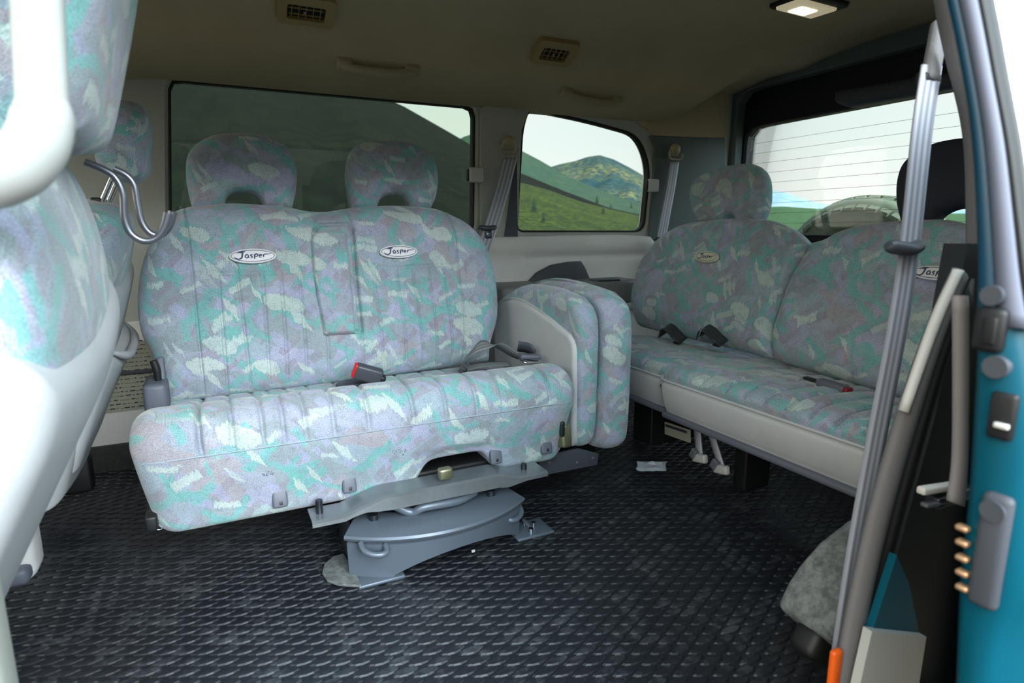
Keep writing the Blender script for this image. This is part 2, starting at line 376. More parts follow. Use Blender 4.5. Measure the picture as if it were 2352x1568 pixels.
M_CARPET = mat('grey_carpet', (120, 124, 122), 1, bump=.9, bscale=260, col2=(76, 80, 82), vscale=60)
M_CARPETD = mat('dark_carpet', (58, 58, 56), 1, bump=.8, bscale=300, col2=(44, 45, 44), vscale=80)
M_TEAL = mat('teal_paint', (0, 74, 92), .4, spec=.2)
M_TEALD = mat('dark_teal_paint', (0, 58, 82), .4)
M_SILVER = mat('silver_frame', (112, 116, 134), .5, .2)
M_LABEL = mat('cream_label', (156, 156, 140), .6)
M_NTRIM = mat('door_pillar_trim', (108, 106, 108), .7, bump=.3, bscale=450)
M_SCRAP = mat('clear_plastic_scrap', (190, 200, 210), .2)
M_SHELF = mat('shelf_grey', (112, 114, 114), .5, bump=.15, bscale=500)
M_SEAL = mat('pale_seal', (146, 142, 146), .6)
M_HOOK = mat('hook_steel', (118, 122, 132), .28, .7)
M_INK = mat('ink', (40, 44, 58), .7)
M_INKB = mat('badge_ink', (60, 72, 98), .7)
M_BADGE = mat('badge_white', (224, 224, 228), .6)
M_BADGEY = mat('badge_cream', (206, 206, 180), .6)
M_BLUEW = mat('black_and_shade_paint', (10, 20, 28), .5)  # tailgate's own near-black, reused as painted shade on the door jamb
M_AMBER = mat('amber_plastic', (226, 92, 18), .35)
M_COPPER = mat('copper_contact', (224, 176, 138), .3, .7)
M_TIRE = mat('tyre_rubber', (104, 112, 92), .8, bump=.3, bscale=200)
M_BUCKLE = mat('buckle_grey', (64, 68, 76), .45)
M_SILHOUETTE = mat('silhouette_shade', (44, 47, 58), .95, bump=.3, bscale=400)
M_DASH = mat('dashboard_dark', (40, 42, 44), .7)

def webbing(name, col):
    m = mat(name, col, .55, bump=.0); t = m.node_tree; p = t.nodes['Principled BSDF']
    uvn = N(t, 'ShaderNodeTexCoord'); mpn = N(t, 'ShaderNodeMapping'); mpn.inputs['Scale'].default_value = (1.25, 1, 1); t.links.new(uvn.outputs['UV'], mpn.inputs[0])
    wv = N(t, 'ShaderNodeTexWave'); wv.inputs['Scale'].default_value = .9; t.links.new(mpn.outputs[0], wv.inputs[0])
    r = N(t, 'ShaderNodeValToRGB'); t.links.new(wv.outputs[0], r.inputs[0])
    r.color_ramp.elements[0].color = lin(tuple(c*.80 for c in col)); r.color_ramp.elements[1].color = lin(tuple(min(255, c*1.1) for c in col))
    t.links.new(r.outputs[0], p.inputs['Base Color']); return m
M_WEB = webbing('belt_webbing', (164, 166, 178)); M_WEBD = webbing('dark_belt_webbing', (116, 120, 122)); M_WEBB = webbing('charcoal_belt_webbing', (48, 50, 54))

def glass(name, tint, refl=.10):
    m = bpy.data.materials.new(name); m.use_nodes = True; t = m.node_tree; t.nodes.clear()
    o = N(t, 'ShaderNodeOutputMaterial'); mx = N(t, 'ShaderNodeMixShader'); tr = N(t, 'ShaderNodeBsdfTransparent'); gl = N(t, 'ShaderNodeBsdfGlossy')
    tr.inputs[0].default_value = tint+(1,); gl.inputs['Roughness'].default_value = .01; gl.inputs['Color'].default_value = (1, 1, 1, 1)
    fr = N(t, 'ShaderNodeFresnel'); fr.inputs[0].default_value = 1.5
    m2 = N(t, 'ShaderNodeMath', operation='MULTIPLY'); t.links.new(fr.outputs[0], m2.inputs[0]); m2.inputs[1].default_value = refl/.04
    t.links.new(m2.outputs[0], mx.inputs[0]); t.links.new(tr.outputs[0], mx.inputs[1]); t.links.new(gl.outputs[0], mx.inputs[2]); t.links.new(mx.outputs[0], o.inputs[0]); return m
G_CLEAR = glass('window_glass', (.97, .99, .98), .03); G_TINT = glass('green_tinted_glass', (.86, .93, .86), .04)
def emis(name, col, s):
    m = bpy.data.materials.new(name); m.use_nodes = True; t = m.node_tree; p = t.nodes['Principled BSDF']
    p.inputs['Base Color'].default_value = lin(col); p.inputs['Emission Color'].default_value = lin(col); p.inputs['Emission Strength'].default_value = s; return m
M_LAMP = emis('lamp_glow', (255, 244, 214), 9)
M_LENS = emis('lamp_lens', (236, 222, 186), .35)

#@@FLOOR
# ================================================================== SETTING
# floor: black rubber mat with raised leaf-shaped studs
def make_floor():
    X0, X1, Y0, Y1 = -1.3, 2.2, .40, 2.16
    V = [(X0, Y0, 0), (X1, Y0, 0), (X1, Y1, 0), (X0, Y1, 0), (X0, Y0, -.03), (X1, Y0, -.03), (X1, Y1, -.03), (X0, Y1, -.03)]
    F = [(0, 1, 2, 3), (7, 6, 5, 4), (0, 4, 5, 1), (1, 5, 6, 2), (2, 6, 7, 3), (3, 7, 4, 0)]
    n = 12; tt = np.arange(n)*2*math.pi/n
    bx = .0262*np.cos(tt); by = .0102*np.sign(np.sin(tt))*np.abs(np.sin(tt))**1.25
    base = np.stack([bx, by, np.full(n, .0002)], 1); top = np.stack([bx*.84, by*.76, np.full(n, .0026)], 1); mid = np.array([[0, 0, .0030]])
    unit = np.vstack([base, top, mid]); uf = []
    for k in range(n):
        k2 = (k+1) % n; uf.append((k, k2, n+k2, n+k)); uf.append((n+k, n+k2, 2*n))
    c, s = math.cos(math.radians(4)), math.sin(math.radians(4))
    VV = [np.array(V, float)]; off = 8; FF = list(F)
    a1 = np.array([.0305, -.0150]); a2 = np.array([.0305, .0150])
    for i in range(-60, 130):
        for j in range(-110, 110):
            p = np.array([0, 1.2])+i*a1+j*a2
            if not (-.75 < p[0] < X1-.03 and Y0+.01 < p[1] < Y1-.02): continue
            u = unit.copy(); u[:, 0] += p[0]; u[:, 1] += p[1]; VV.append(u)
            FF += [tuple(x+off for x in f) for f in uf]; off += len(unit)
    m = bpy.data.materials.new('studded_black_rubber'); m.use_nodes = True; t = m.node_tree; p = t.nodes['Principled BSDF']; L = t.links.new
    tcn = N(t, 'ShaderNodeTexCoord'); ge = N(t, 'ShaderNodeSeparateXYZ'); L(tcn.outputs['Object'], ge.inputs[0])
    # dust caught on some studs and in patches
    n1 = N(t, 'ShaderNodeTexNoise'); n1.inputs['Scale'].default_value = 14; n1.inputs['Detail'].default_value = 8; n1.inputs['Roughness'].default_value = .75; L(tcn.outputs['Object'], n1.inputs[0])
    r1 = N(t, 'ShaderNodeValToRGB'); L(n1.outputs[0], r1.inputs[0]); r1.color_ramp.elements[0].position = .50; r1.color_ramp.elements[1].position = .80
    r1.color_ramp.elements[0].color = (0, 0, 0, 1); r1.color_ramp.elements[1].color = (.55, .55, .55, 1)
    n2 = N(t, 'ShaderNodeTexNoise'); n2.inputs['Scale'].default_value = 420; n2.inputs['Detail'].default_value = 2; L(tcn.outputs['Object'], n2.inputs[0])
    mu = N(t, 'ShaderNodeMath', operation='MULTIPLY'); L(r1.outputs[0], mu.inputs[0]); L(n2.outputs[0], mu.inputs[1])
    mm = N(t, 'ShaderNodeMath', operation='GREATER_THAN'); L(ge.outputs['Z'], mm.inputs[0]); mm.inputs[1].default_value = .002
    m3 = N(t, 'ShaderNodeMath', operation='MULTIPLY'); L(mu.outputs[0], m3.inputs[0]); L(mm.outputs[0], m3.inputs[1])
    mx = N(t, 'ShaderNodeMix', data_type='RGBA'); L(m3.outputs[0], mx.inputs[0]); mx.inputs[6].default_value = lin((27, 30, 36)); mx.inputs[7].default_value = lin((150, 156, 160))
    L(mx.outputs[2], p.inputs['Base Color']); p.inputs['Roughness'].default_value = .38; p.inputs['Specular IOR Level'].default_value = .5
    b = N(t, 'ShaderNodeBump'); b.inputs['Strength'].default_value = .15; b.inputs['Distance'].default_value = .001; L(n2.outputs[0], b.inputs['Height']); L(b.outputs[0], p.inputs['Normal'])
    o = mk('floor', np.vstack(VV), FF, m, smooth=False); struct(o, 'black rubber van floor with raised leaf-shaped studs'); return o
make_floor()

# far side wall with two window openings --------------------------------
YW = 2.15
def wall_panel(name, rect, hole, reveal, mat, y=YW, depth=.05, n=96, parent=None):
    """flat panel in the XZ plane at y, rectangular outside, rounded hole, reveal towards +y"""
    x0, x1, z0, z1 = rect; h = resample(hole, n, True); c = h.mean(0)
    ring = []
    for p in h:
        d = p-c; ts = []
        if d[0] > 1e-9: ts.append((x1-c[0])/d[0])
        if d[0] < -1e-9: ts.append((x0-c[0])/d[0])
        if d[1] > 1e-9: ts.append((z1-c[1])/d[1])
        if d[1] < -1e-9: ts.append((z0-c[1])/d[1])
        ring.append(c+d*min(ts))
    ring = np.array(ring)
    for q in ((x0, z0), (x1, z0), (x1, z1), (x0, z1)): ring[np.argmin(np.linalg.norm(ring-np.array(q), axis=1))] = q
    hin = c+(h-c)*1.0; V = []
    for p in ring: V.append((p[0], y, p[1]))
    sh = np.array([nrm(p-c) for p in h])
    hb = h+sh*.010
    for p in hb: V.append((p[0], y, p[1]))
    for p in h: V.append((p[0], y+.008, p[1]))
    for p in h: V.append((p[0], y+depth, p[1]))
    for p in ring: V.append((p[0], y+depth, p[1]))
    F = []
    for k in range(n):
        k2 = (k+1) % n
        for a in range(4): F.append((a*n+k, a*n+k2, (a+1)*n+k2, (a+1)*n+k))
        F.append((4*n+k, 4*n+k2, k2, k))
    o = mk(name, V, F, mat, parent, recalc=True); shade(o, 30); return o

def px_hole(pts, r, y): return fillet([(P(a, b, y=y)[0], P(a, b, y=y)[2]) for a, b in pts], r, 8)
H1 = px_hole([(388, 560), (1090, 545), (1093, 243), (386, 178)], [.03, .05, .04, .03], YW)
H2 = px_hole([(1187, 533), (1482, 533), (1497, 380), (1470, 308), (1350, 274), (1214, 247), (1200, 300)], [.03, .05, .12, .12, .12, .035, .03], YW)
def ringmesh(name, hole, y, w, d, mat, parent=None, n=96, inward=True):
    h = resample(hole, n, True); T = np.roll(h, -1, 0)-np.roll(h, 1, 0); nn = np.stack([-T[:, 1], T[:, 0]], 1); nn /= np.linalg.norm(nn, axis=1)[:, None]
    c = h.mean(0)
    if np.sum((c-h)*nn) < 0: nn = -nn
    g = h+nn*w; V = [(p[0], y, p[1]) for p in h]+[(p[0], y, p[1]) for p in g]+[(p[0], y+d, p[1]) for p in g]+[(p[0], y+d, p[1]) for p in h]; F = []
    for k in range(n):
        k2 = (k+1) % n
        for a in range(4): F.append((a*n+k, a*n+k2, ((a+1) % 4)*n+k2, ((a+1) % 4)*n+k))
    return mk(name, V, F, mat, parent, recalc=True)
w1 = wall_panel('wall_right', (-.35, 1.0, .45, 1.26), H1, .03, M_PILLAR); struct(w1, 'pale grey side wall of the van round the large window')
w2 = wall_panel('wall_right_rear', (1.0, 2.2, .45, 1.40), H2, .03, M_PILLAR); struct(w2, 'grey side wall of the van round the rear quarter window')
for i, (H, g, lab) in enumerate(((H1, G_TINT, 'large side window behind the swivelled bench'), (H2, G_CLEAR, 'small side window with the far mountain in view'))):
    r = bpy.data.objects.new('window_%d' % (i+1), None); COL.objects.link(r); c = H.mean(0); r.location = (c[0], YW+.03, c[1]); struct(r, lab)
    ringmesh('window_seal', H, YW+.006, .007, .03, M_BLACKR, r)
    h = resample(H, 64, True); V = [(p[0], YW+.031, p[1]) for p in h]+[(p[0], YW+.035, p[1]) for p in h]
    F = [tuple(range(64)), tuple(range(64, 128))[::-1]]+[(k, (k+1) % 64, 64+(k+1) % 64, 64+k) for k in range(64)]
    mk('pane', V, F, g, r, smooth=False, recalc=True)
# lower part of the far wall
def xz_box(name, x0, x1, y0, y1, z0, z1, mat, r=.01, parent=None): return rbox(name, ((x0+x1)/2, (y0+y1)/2, (z0+z1)/2), (x1-x0, y1-y0, z1-z0), r, mat, parent)
struct(xz_box('wall_right_lower', -1.3, 2.2, YW-.005, YW+.045, -.02, .46, M_TRIM, .004), 'grey lower side wall')
struct(xz_box('wall_right_front', -1.3, -.35, YW, YW+.05, .45, 1.26, M_PILLAR, .004), 'grey pillar wall beside the driver seat')
struct(xz_box('baseboard_right', -.9, 1.4, YW-.018, YW+.0, 0, .085, M_CARPETD, .004), 'dark carpet strip along the foot of the far wall')
# light grey padded panel under the rear quarter window
fr = frame((0, YW, 0), (0, 0, 1), (1, 0, 0))
tp = topx(fr, [(1108, 548), (1200, 541), (1300, 538), (1440, 540), (1475, 543)])
x0, x1 = tp[0][0]-.06, tp[-1][0]+.06
zt = .706
trim = pillow('trim_1', [(x0, .38), (x0, .6), (x0, zt-.01)], [(x1, .38), (x1, .6), (x1, zt-.04), (x1-.03, zt-.006)], [(x0, .38), (x1, .38)], [(x0, zt-.01), (x0+.1, zt), (x1-.2, zt+.002), (x1-.03, zt-.006)],
    (0, YW-.003, 0), (1, 0, 0), (0, 0, 1), (0, -1, 0), .028, .002, .03, M_TRIM, nu=80, nv=40,
    bulge=lambda u, v: .010*np.exp(-((v-.665)/.03)**2)-.008*np.exp(-((v-.622)/.012)**2)*(u > 1.1))
struct(trim, 'pale grey padded trim panel below the rear quarter window')
# pillar trims with recess between the windows
pc = [P(1098, 540, y=YW)[0]+.0, P(1188, 540, y=YW)[0]]
struct(prism('trim_2', [P(a, b, y=YW-.002) for a, b in ((1100, 560), (1101, 250), (1125, 232), (1205, 240), (1212, 256), (1196, 300), (1192, 370), (1186, 545), (1186, 560))], (0, -.012, 0), M_PILLAR, bevel=.004), 'moulded pillar trim between the two side windows')
struct(prism('trim_3', [P(a, b, y=YW-.016) for a, b in ((1157, 548), (1180, 390), (1187, 370), (1189, 548))], (0, -.002, 0), M_DGREY), 'dark recess strip in the pillar trim')
dp3 = [P(1500, 312, y=YW-.003), P(1662, 318, y=YW-.003), P(1662, 600, y=YW-.003), P(1500, 600, y=YW-.003)]
struct(prism('trim_4', [P(a, b, y=YW-.002) for a, b in ((1490, 312), (1500, 340), (1499, 400), (1487, 545), (1487, 600), (1662, 600), (1662, 318))], (0, -.010, 0), M_DPILLAR, bevel=.004), 'dark rear corner pillar trim')

struct(prism('trim_16', [P(a, b, y=YW-.002) for a, b in ((1664, 317), (1600, 316), (1498, 311), (1484, 296), (1462, 280), (1462, 262), (1560, 215), (1690, 180), (1672, 220))], (0, -.006, 0), M_HEAD), 'headliner cloth above the dark rear corner pillar')
# headliner: one curved sheet from wall top to wall top -------------------
prof = cat([(2.17, 1.165), (2.11, 1.178), (2.03, 1.200), (1.955, 1.235), (1.90, 1.292), (1.80, 1.345), (1.6, 1.378), (1.3, 1.392), (1.0, 1.375), (.75, 1.32), (.6, 1.25), (.52, 1.20)], 6)
xs = np.linspace(-1.3, 2.2, 50); V = []; F = []
for x in xs:
    k = max(0, (x-1.05)/1.1); kf = max(0, (-.05-x)/.3)
    for y, z in prof:
        zz = z
        kr = min(1, max(0, (x-1.72)/.36)); kr = kr*kr*(3-2*kr)
        if y > 1.5: zz = zz+kr*max(0, (1.35-.03*max(0, y-1.95)/.2)-zz)*(.55+.45*min(1, kr))
        if y > 1.8: zz -= 0.03*min(1, kf)*((y-1.8)/.35)
        V.append((x, y, zz))
m_ = len(prof)
for i in range(len(xs)-1):
    for k in range(m_-1): F.append((i*m_+k, i*m_+k+1, (i+1)*m_+k+1, (i+1)*m_+k))
nV = len(V); V += [(v[0], v[1]+(.01 if v[1] > 1.3 else -.01), v[2]+.03) for v in V]
F += [tuple(j+nV for j in f)[::-1] for f in F]
for i in range(len(xs)-1):
    for k in (0, m_-1): F.append((i*m_+k, (i+1)*m_+k, nV+(i+1)*m_+k, nV+i*m_+k))
for i in (0, len(xs)-1):
    for k in range(m_-1): F.append((i*m_+k, i*m_+k+1, nV+i*m_+k+1, nV+i*m_+k))
struct(mk('ceiling', V, F, M_HEAD, recalc=True), 'beige cloth headliner curving down to the windows')
struct(rbox('roof', (.45, 1.3, 1.45), (3.5, 1.75, .04), .015, M_TEAL), 'teal metal roof')
struct(rbox('trim_5', (.45, .475, 1.225), (3.5, .07, .08), .02, M_BLACKR), 'black door opening trim along the roof edge')

CEILP = prof
# rear wall, rear door with its window -------------------------------------
XR = 2.2
frR = frame((XR, 0, 0), (0, 0, 1), (0, -1, 0))
def ry(px, py, x=XR): q = P(px, py, x=x); return (-q[1], q[2])
def yz_panel(name, rect, hole, mat, x, depth, n=96, parent=None):
    u0, u1, z0, z1 = rect; o = wall_panel(name, rect, hole, 0, mat, y=0, depth=depth, n=n)
    for v in o.data.vertices: a = v.co.copy(); v.co = (x+a.y, -a.x, a.z)
    o.data.update()
    if parent: par(o, parent)
    return o
DO = fillet([(-2.12, .30), (-.48, .30), (-.48, 1.345), (-2.12, 1.325)], [.05, .05, .08, .08], 8)   # door opening
bk = yz_panel('wall_rear', (-2.2, -.4, -.02, 1.42), DO, M_DPILLAR, XR-.03, .06); struct(bk, 'grey trim round the rear door opening')
WH = fillet([(-2.105, .70), (-.52, .70), (-.52, 1.19), (-2.10, 1.172)], [.06, .06, .06, .06], 8)
door = bpy.data.objects.new('door_1', None); COL.objects.link(door); door.location = (XR+.03, 1.3, 0); struct(door, 'dark rear tailgate door')
yz_panel('door_panel', (-2.14, -.46, .02, 1.37), WH, M_BLUEW, XR+.02, .05, parent=door)
tw = bpy.data.objects.new('window_3', None); COL.objects.link(tw); tw.location = (XR+.05, 1.3, .93); struct(tw, 'rear window with heating lines')
h = resample(WH, 64, True); V = [(XR+.05, -p[0], p[1]) for p in h]+[(XR+.054, -p[0], p[1]) for p in h]
mk('pane', V, [tuple(range(64)), tuple(range(64, 128))[::-1]]+[(k, (k+1) % 64, 64+(k+1) % 64, 64+k) for k in range(64)], G_CLEAR, tw, smooth=False, recalc=True)
for k in range(9):
    z = 1.105-.044*k
    tube('heating_line', [(XR+.047, 2.075, z), (XR+.047, 1.3, z+.006), (XR+.047, .52, z)], .0006, M_GREYP, tw, seg=5, smoothn=4)
# near side body: lower sill wall, front part, rear quarter
struct(rbox('wall_left_front', (-.95, .42, .62), (.7, .05, 1.24), .01, M_PILLAR), 'grey near side wall ahead of the sliding door')
struct(rbox('wall_left_rear', (1.62, .42, .36), (1.2, .05, .72), .01, M_PILLAR), 'near side wall behind the sliding door')
struct(rbox('trim_6', (1.62, .42, 1.2), (1.2, .05, .08), .01, M_PILLAR), 'near side wall rail above the quarter window')
G_DARK = glass('dimming_glass', (.22, .25, .24), .05)  # unseen dark pane added to keep light off the rear bench
wn4 = bpy.data.objects.new('window_4', None); COL.objects.link(wn4); wn4.location = (1.5, .42, .94); struct(wn4, 'unseen near side rear window, dark pane added to dim the rear seats')
rbox('pane', (1.55, .42, .94), (1.0, .004, .46), 0, G_DARK, wn4)
struct(rbox('trim_7', (2.1, .42, .94), (.16, .05, .46), .01, M_PILLAR), 'near side rear corner pillar')
#@@BENCH
# ================================================================== SECOND ROW BENCH (swivelled to face the door)
bench = thing('bench_seat', 'two-seat patterned bench turned to face the open door, on a grey swivel pedestal', 'seat', (.4, 1.3, 0))
lean = math.radians(18.5)
FB = frame((0, 1.66, .33), (0, math.sin(lean), math.cos(lean)), (1, 0, 0))
def bl(pts): return cat(topx(FB, pts), 5)
Lp = [(388, 925), (374, 880), (350, 815), (327, 770), (317, 715), (320, 650), (334, 590), (362, 530), (400, 492), (430, 480)]
Tp = [(430, 480), (470, 475), (530, 471), (600, 474), (660, 480), (700, 488), (745, 490), (790, 483), (850, 477), (920, 476), (985, 481), (1020, 492)]
Rp = [(1118, 830), (1121, 790), (1134, 740), (1137, 690), (1131, 630), (1108, 565), (1070, 520), (1020, 492)]
Bp = [(388, 925), (600, 900), (870, 865), (1118, 830)]
sm = []
def seam(a, d=.005, w=.006): sm.append((topx(FB, a), d, w))
for a in ([(427, 485), (444, 640), (472, 915)], [(502, 642), (524, 905)], [(540, 600), (576, 900)], [(600, 640), (618, 895)], [(641, 638), (658, 890)], [(682, 636), (702, 885)],
          [(710, 488), (722, 560), (742, 770), (752, 880)], [(786, 486), (800, 540), (818, 768), (828, 875)], [(848, 630), (872, 860)], [(900, 632), (925, 860)], [(936, 630), (962, 855)], [(972, 626), (994, 850)], [(1004, 624), (1028, 850)],
          [(1012, 494), (1030, 560), (1046, 700), (1052, 840)]): seam(a, .0080, .0028)
seam([(478, 640), (600, 640), (716, 632)],   .007, .004); seam([(806, 628), (900, 626), (1034, 618)], .007, .004)
sm.append((topx(FB, [(742, 775), (728, 680), (715, 580), (713, 548), (728, 532), (788, 530), (799, 545), (808, 620), (819, 770), (742, 775)]), .014, .0045))
def bulge(u, v): return .02*np.exp(-((v-.12)/.1)**2)+.014*np.exp(-((v-.40)/.08)**2)
br = pillow('backrest', bl(Lp), bl(Rp), bl(Bp), bl(Tp), *FB, .055, .07, .075, FAB, bench, seams=sm, bulge=bulge, nu=430, nv=170)
# centre panel of the backrest
cp = topx(FB, [(742, 772), (817, 768), (806, 620), (797, 545), (788, 532), (728, 534), (714, 548), (716, 580), (728, 680)], .07)
def quad_curves(pts, i):  # split closed list into L,R,B,T by corner indices (bl, br, tr, tl)
    b_, r_, t_, l_ = i; n = len(pts)
    def cut(a, b): return [pts[k % n] for k in range(a, (b if b >= a else b+n)+1)]
    return cut(l_, b_)[::-1], cut(b_+0, b_) , None
L_ = cat([cp[0], cp[8], cp[7], cp[6]], 5); T_ = cat([cp[6], cp[5], cp[4], cp[3]], 5); R_ = cat([cp[1], cp[2], cp[3]], 5); B_ = [cp[0], cp[1]]
fs = topx(FB, [(718, 578), (798, 576)], .07)
Oc = FB[0]+FB[3]*.054
pillow('centre_panel', L_, R_, B_, T_, Oc, FB[1], FB[2], FB[3], .017, .012, .010, FAB, bench, seams=[(fs, .006, .003)], nu=60, nv=90, bulge=lambda u, v: bulge(u, v)*1.0)
# headrests: arched pads
def headrest(parent, outer, inner, fr, tf, tb, w=0, R=.045, name='headrest', m=None, nu=110, nv=40):
    o_ = cat(topx(fr, outer, w), 6); i_ = cat(topx(fr, inner, w), 6)
    Ob = fr[0]+fr[3]*w
    return pillow(name, [i_[0], o_[0]], [i_[-1], o_[-1]], i_, o_, Ob, fr[1], fr[2], fr[3], tf, tb, R, m or FAB, parent, nu=nu, nv=nv, pw=2.2)
h1o = [(442, 482), (432, 440), (427, 400), (430, 362), (450, 335), (490, 315), (545, 310), (600, 314), (640, 328), (668, 355), (681, 395), (680, 435), (670, 482)]
h1i = [(514, 482), (520, 456), (535, 443), (560, 440), (585, 446), (598, 462), (606, 482)]
h2o = [(805, 484), (797, 445), (792, 400), (798, 362), (815, 338), (850, 328), (900, 327), (945, 332), (978, 350), (998, 380), (1004, 415), (1000, 450), (986, 484)]
h2i = [(862, 484), (872, 460), (884, 450), (905, 446), (925, 452), (934, 466), (942, 484)]
for a, b in ((h1o, h1i), (h2o, h2i)): headrest(bench, a, b, FB, .042, .048, .0)
# badges
STROKES = [  # J a s p e r, brush script in a 10 x 3 box, centred
    ([(-2.9, .95), (-3.6, 1.05), (-4.1, .85)], .2), ([(-3.5, 1.2), (-2.3, 1.25), (-1.9, 1.3)], .28), ([(-2.6, 1.25), (-2.75, .3), (-3.0, -.55), (-3.7, -.95), (-4.5, -.7), (-4.9, -.3)], .3),
    ([(-1.2, .3), (-1.7, .35), (-2.0, -.1), (-1.8, -.6), (-1.4, -.5), (-1.15, .1), (-1.15, -.55), (-.95, -.65)], .24),
    ([(-.1, .35), (-.5, .3), (-.6, .0), (-.25, -.25), (-.3, -.6), (-.75, -.6)], .24),
    ([(.45, .4), (.4, -.4), (.3, -1.0)], .28), ([(.45, .35), (1.0, .55), (1.3, .2), (1.0, -.2), (.5, -.15)], .26),
    ([(1.6, -.05), (2.15, .0), (2.2, .3), (1.85, .35), (1.6, -.1), (1.8, -.5), (2.3, -.45)], .22),
    ([(2.75, .35), (2.75, -.5)], .26), ([(2.75, .1), (3.1, .4), (3.8, .45), (4.9, .6)], .22)]
def badge(parent, c, U, V, Wn, a, b, mb, mi):
    U, V, Wn, c = [np.asarray(x, float) for x in (U, V, Wn, c)]
    n = 56; an = np.arange(n)*2*math.pi/n
    def ell(k, w): return [c+U*a*k*math.cos(t)+V*b*k*math.sin(t)+Wn*w for t in an]
    V1 = ell(1, -.004)+ell(1, .0022)+ell(.97, .003)+[c+Wn*.003]; F1 = []
    for k in range(n):
        k2 = (k+1) % n; F1 += [(k, k2, n+k2, n+k), (n+k, n+k2, 2*n+k2, 2*n+k), (2*n+k, 2*n+k2, 3*n)]
    bo = mk('badge', V1, F1, mb, parent, recalc=True)
    Vs = []; Fs = []
    r0 = [c+U*(a-.0035)*math.cos(t)+V*(b-.0035)*math.sin(t)+Wn*.0034 for t in an]; r1 = [c+U*(a-.005)*math.cos(t)+V*(b-.005)*math.sin(t)+Wn*.0034 for t in an]
    Vs += r0+r1; Fs += [(k, (k+1) % n, n+(k+1) % n, n+k) for k in range(n)]
    s = a*.80/4.9
    for pts, w in STROKES:
        q = cat(pts, 5); T = np.gradient(q, axis=0); T /= np.linalg.norm(T, axis=1)[:, None]+1e-9; nn = np.stack([-T[:, 1], T[:, 0]], 1)
        m = len(q); ww = w*.78*(1-.55*np.linspace(0, 1, m)**2); o = len(Vs)
        for sg in (1, -1):
            for k in range(m): z = q[k]+nn[k]*ww[k]*sg; Vs.append(c+U*z[0]*s+V*z[1]*s*.95+Wn*.0036)
        Fs += [(o+k, o+k+1, o+m+k+1, o+m+k) for k in range(m-1)]
    mk('badge_lettering', Vs, Fs, mi, bo, smooth=False)
for (px, py, ax, bx) in ((581, 588, .0435, .0145), (916, 578, .0425, .0142)):
    wq = .071; q = PP(px, py, FB[0]+FB[3]*wq, FB[3]); badge(bench, q, FB[1], FB[2], FB[3], ax*1.27, bx*1.3, M_BADGE, M_INKB)

# seat cushion: loft of cross sections along x
SX0, SX1 = -.160, .805
def cushion(name, x0, x1, prof, pleats, mat, parent, axis, nx=260, endr=.045, bottom_cut=None, taper=.03, zoff=None, inset_bottom=.04):
    """prof: closed list of (d, z) with d = depth from the front.  axis(x,d,z)->world.  pleats: list (x, weight)"""
    pr = resample(cat(prof, 8, closed=True), 150, True); m = len(pr); c = np.array([pr[:, 0].mean(), (pr[:, 1].min()+pr[:, 1].max())/2])
    s = np.linspace(0, 1, nx); s = .75*s+.25*(.5-.5*np.cos(math.pi*s)); s = .5-.5*np.cos(math.pi*s)*.0+0*s if False else s
    ends = 1-(1-np.linspace(0, 1, 12))**2
    xx = np.concatenate([x0+endr*(1-np.cos(np.linspace(0, math.pi/2, 12))), np.linspace(x0+endr, x1-endr, nx)[1:-1], x1-endr*(1-np.cos(np.linspace(math.pi/2, 0, 12)))])
    xx = np.sort(np.concatenate([xx]+[p_[0]+np.array([-.006, -.003, 0, .003, .006]) for p_ in pleats])); V = []; U = []
    zmin, zmax = pr[:, 1].min(), pr[:, 1].max()
    T = np.roll(pr, -1, 0)-np.roll(pr, 1, 0); nn = np.stack([T[:, 1], -T[:, 0]], 1); nn /= np.linalg.norm(nn, axis=1)[:, None]
    if np.sum((pr-c)*nn) < 0: nn = -nn
    tops = np.clip((pr[:, 1]-(zmin+.62*(zmax-zmin)))/(.12*(zmax-zmin)), 0, 1)*np.clip(nn[:, 1]*2+.9, 0, 1)
    al = np.concatenate([[0], np.cumsum(np.linalg.norm(np.diff(pr, axis=0), axis=1))])
    for x in xx:
        d = min(x-x0, x1-x); k = 1-(1-min(1, d/endr))**2.2; k = k**(1/2.2)
        q = pr+nn*(-(1-k)*endr)
        g = sum(w*math.exp(-((x-px)/.0050)**2) for px, w in pleats)
        q = q-nn*(g*.0105*tops)[:, None]
        g2 = 1 if not bottom_cut else 0
        sx = np.full(m, x)
        # ends pull in towards the bottom
        f = np.clip((zmax-.06-q[:, 1])/(zmax-zmin), 0, 1); mid = (x0+x1)/2
        sx = mid+(x-mid)*(1-f*2*inset_bottom/(x1-x0))
        if bottom_cut is not None:
            zb = bottom_cut(x); low = q[:, 1] < zmin+.10
            q[:, 1] = np.where(low, np.maximum(q[:, 1], 0)+(zb-zmin)*np.clip((zmin+.10-q[:, 1])/.10, 0, 1), q[:, 1])
        for j in range(m): V.append(axis(sx[j], q[j, 0], q[j, 1])); U.append((x, al[j]))
    F = []; n = len(xx)
    for i in range(n-1):
        for j in range(m): F.append((i*m+j, i*m+(j+1) % m, (i+1)*m+(j+1) % m, (i+1)*m+j))
    F.append(tuple(range(m))); F.append(tuple((n-1)*m+j for j in range(m))[::-1])
    return mk(name, V, F, mat, parent, uv=U, recalc=True)
pl = [(P(px, 925-(px-450)*.085, y=1.30)[0], w) for px, w in ((452, 1.9), (526, .9), (594, .9), (640, .8), (689, .8), (752, .8), (830, .9), (930, .9), (1003, .8), (1072, .8), (1130, .6), (1236, 1.0))]
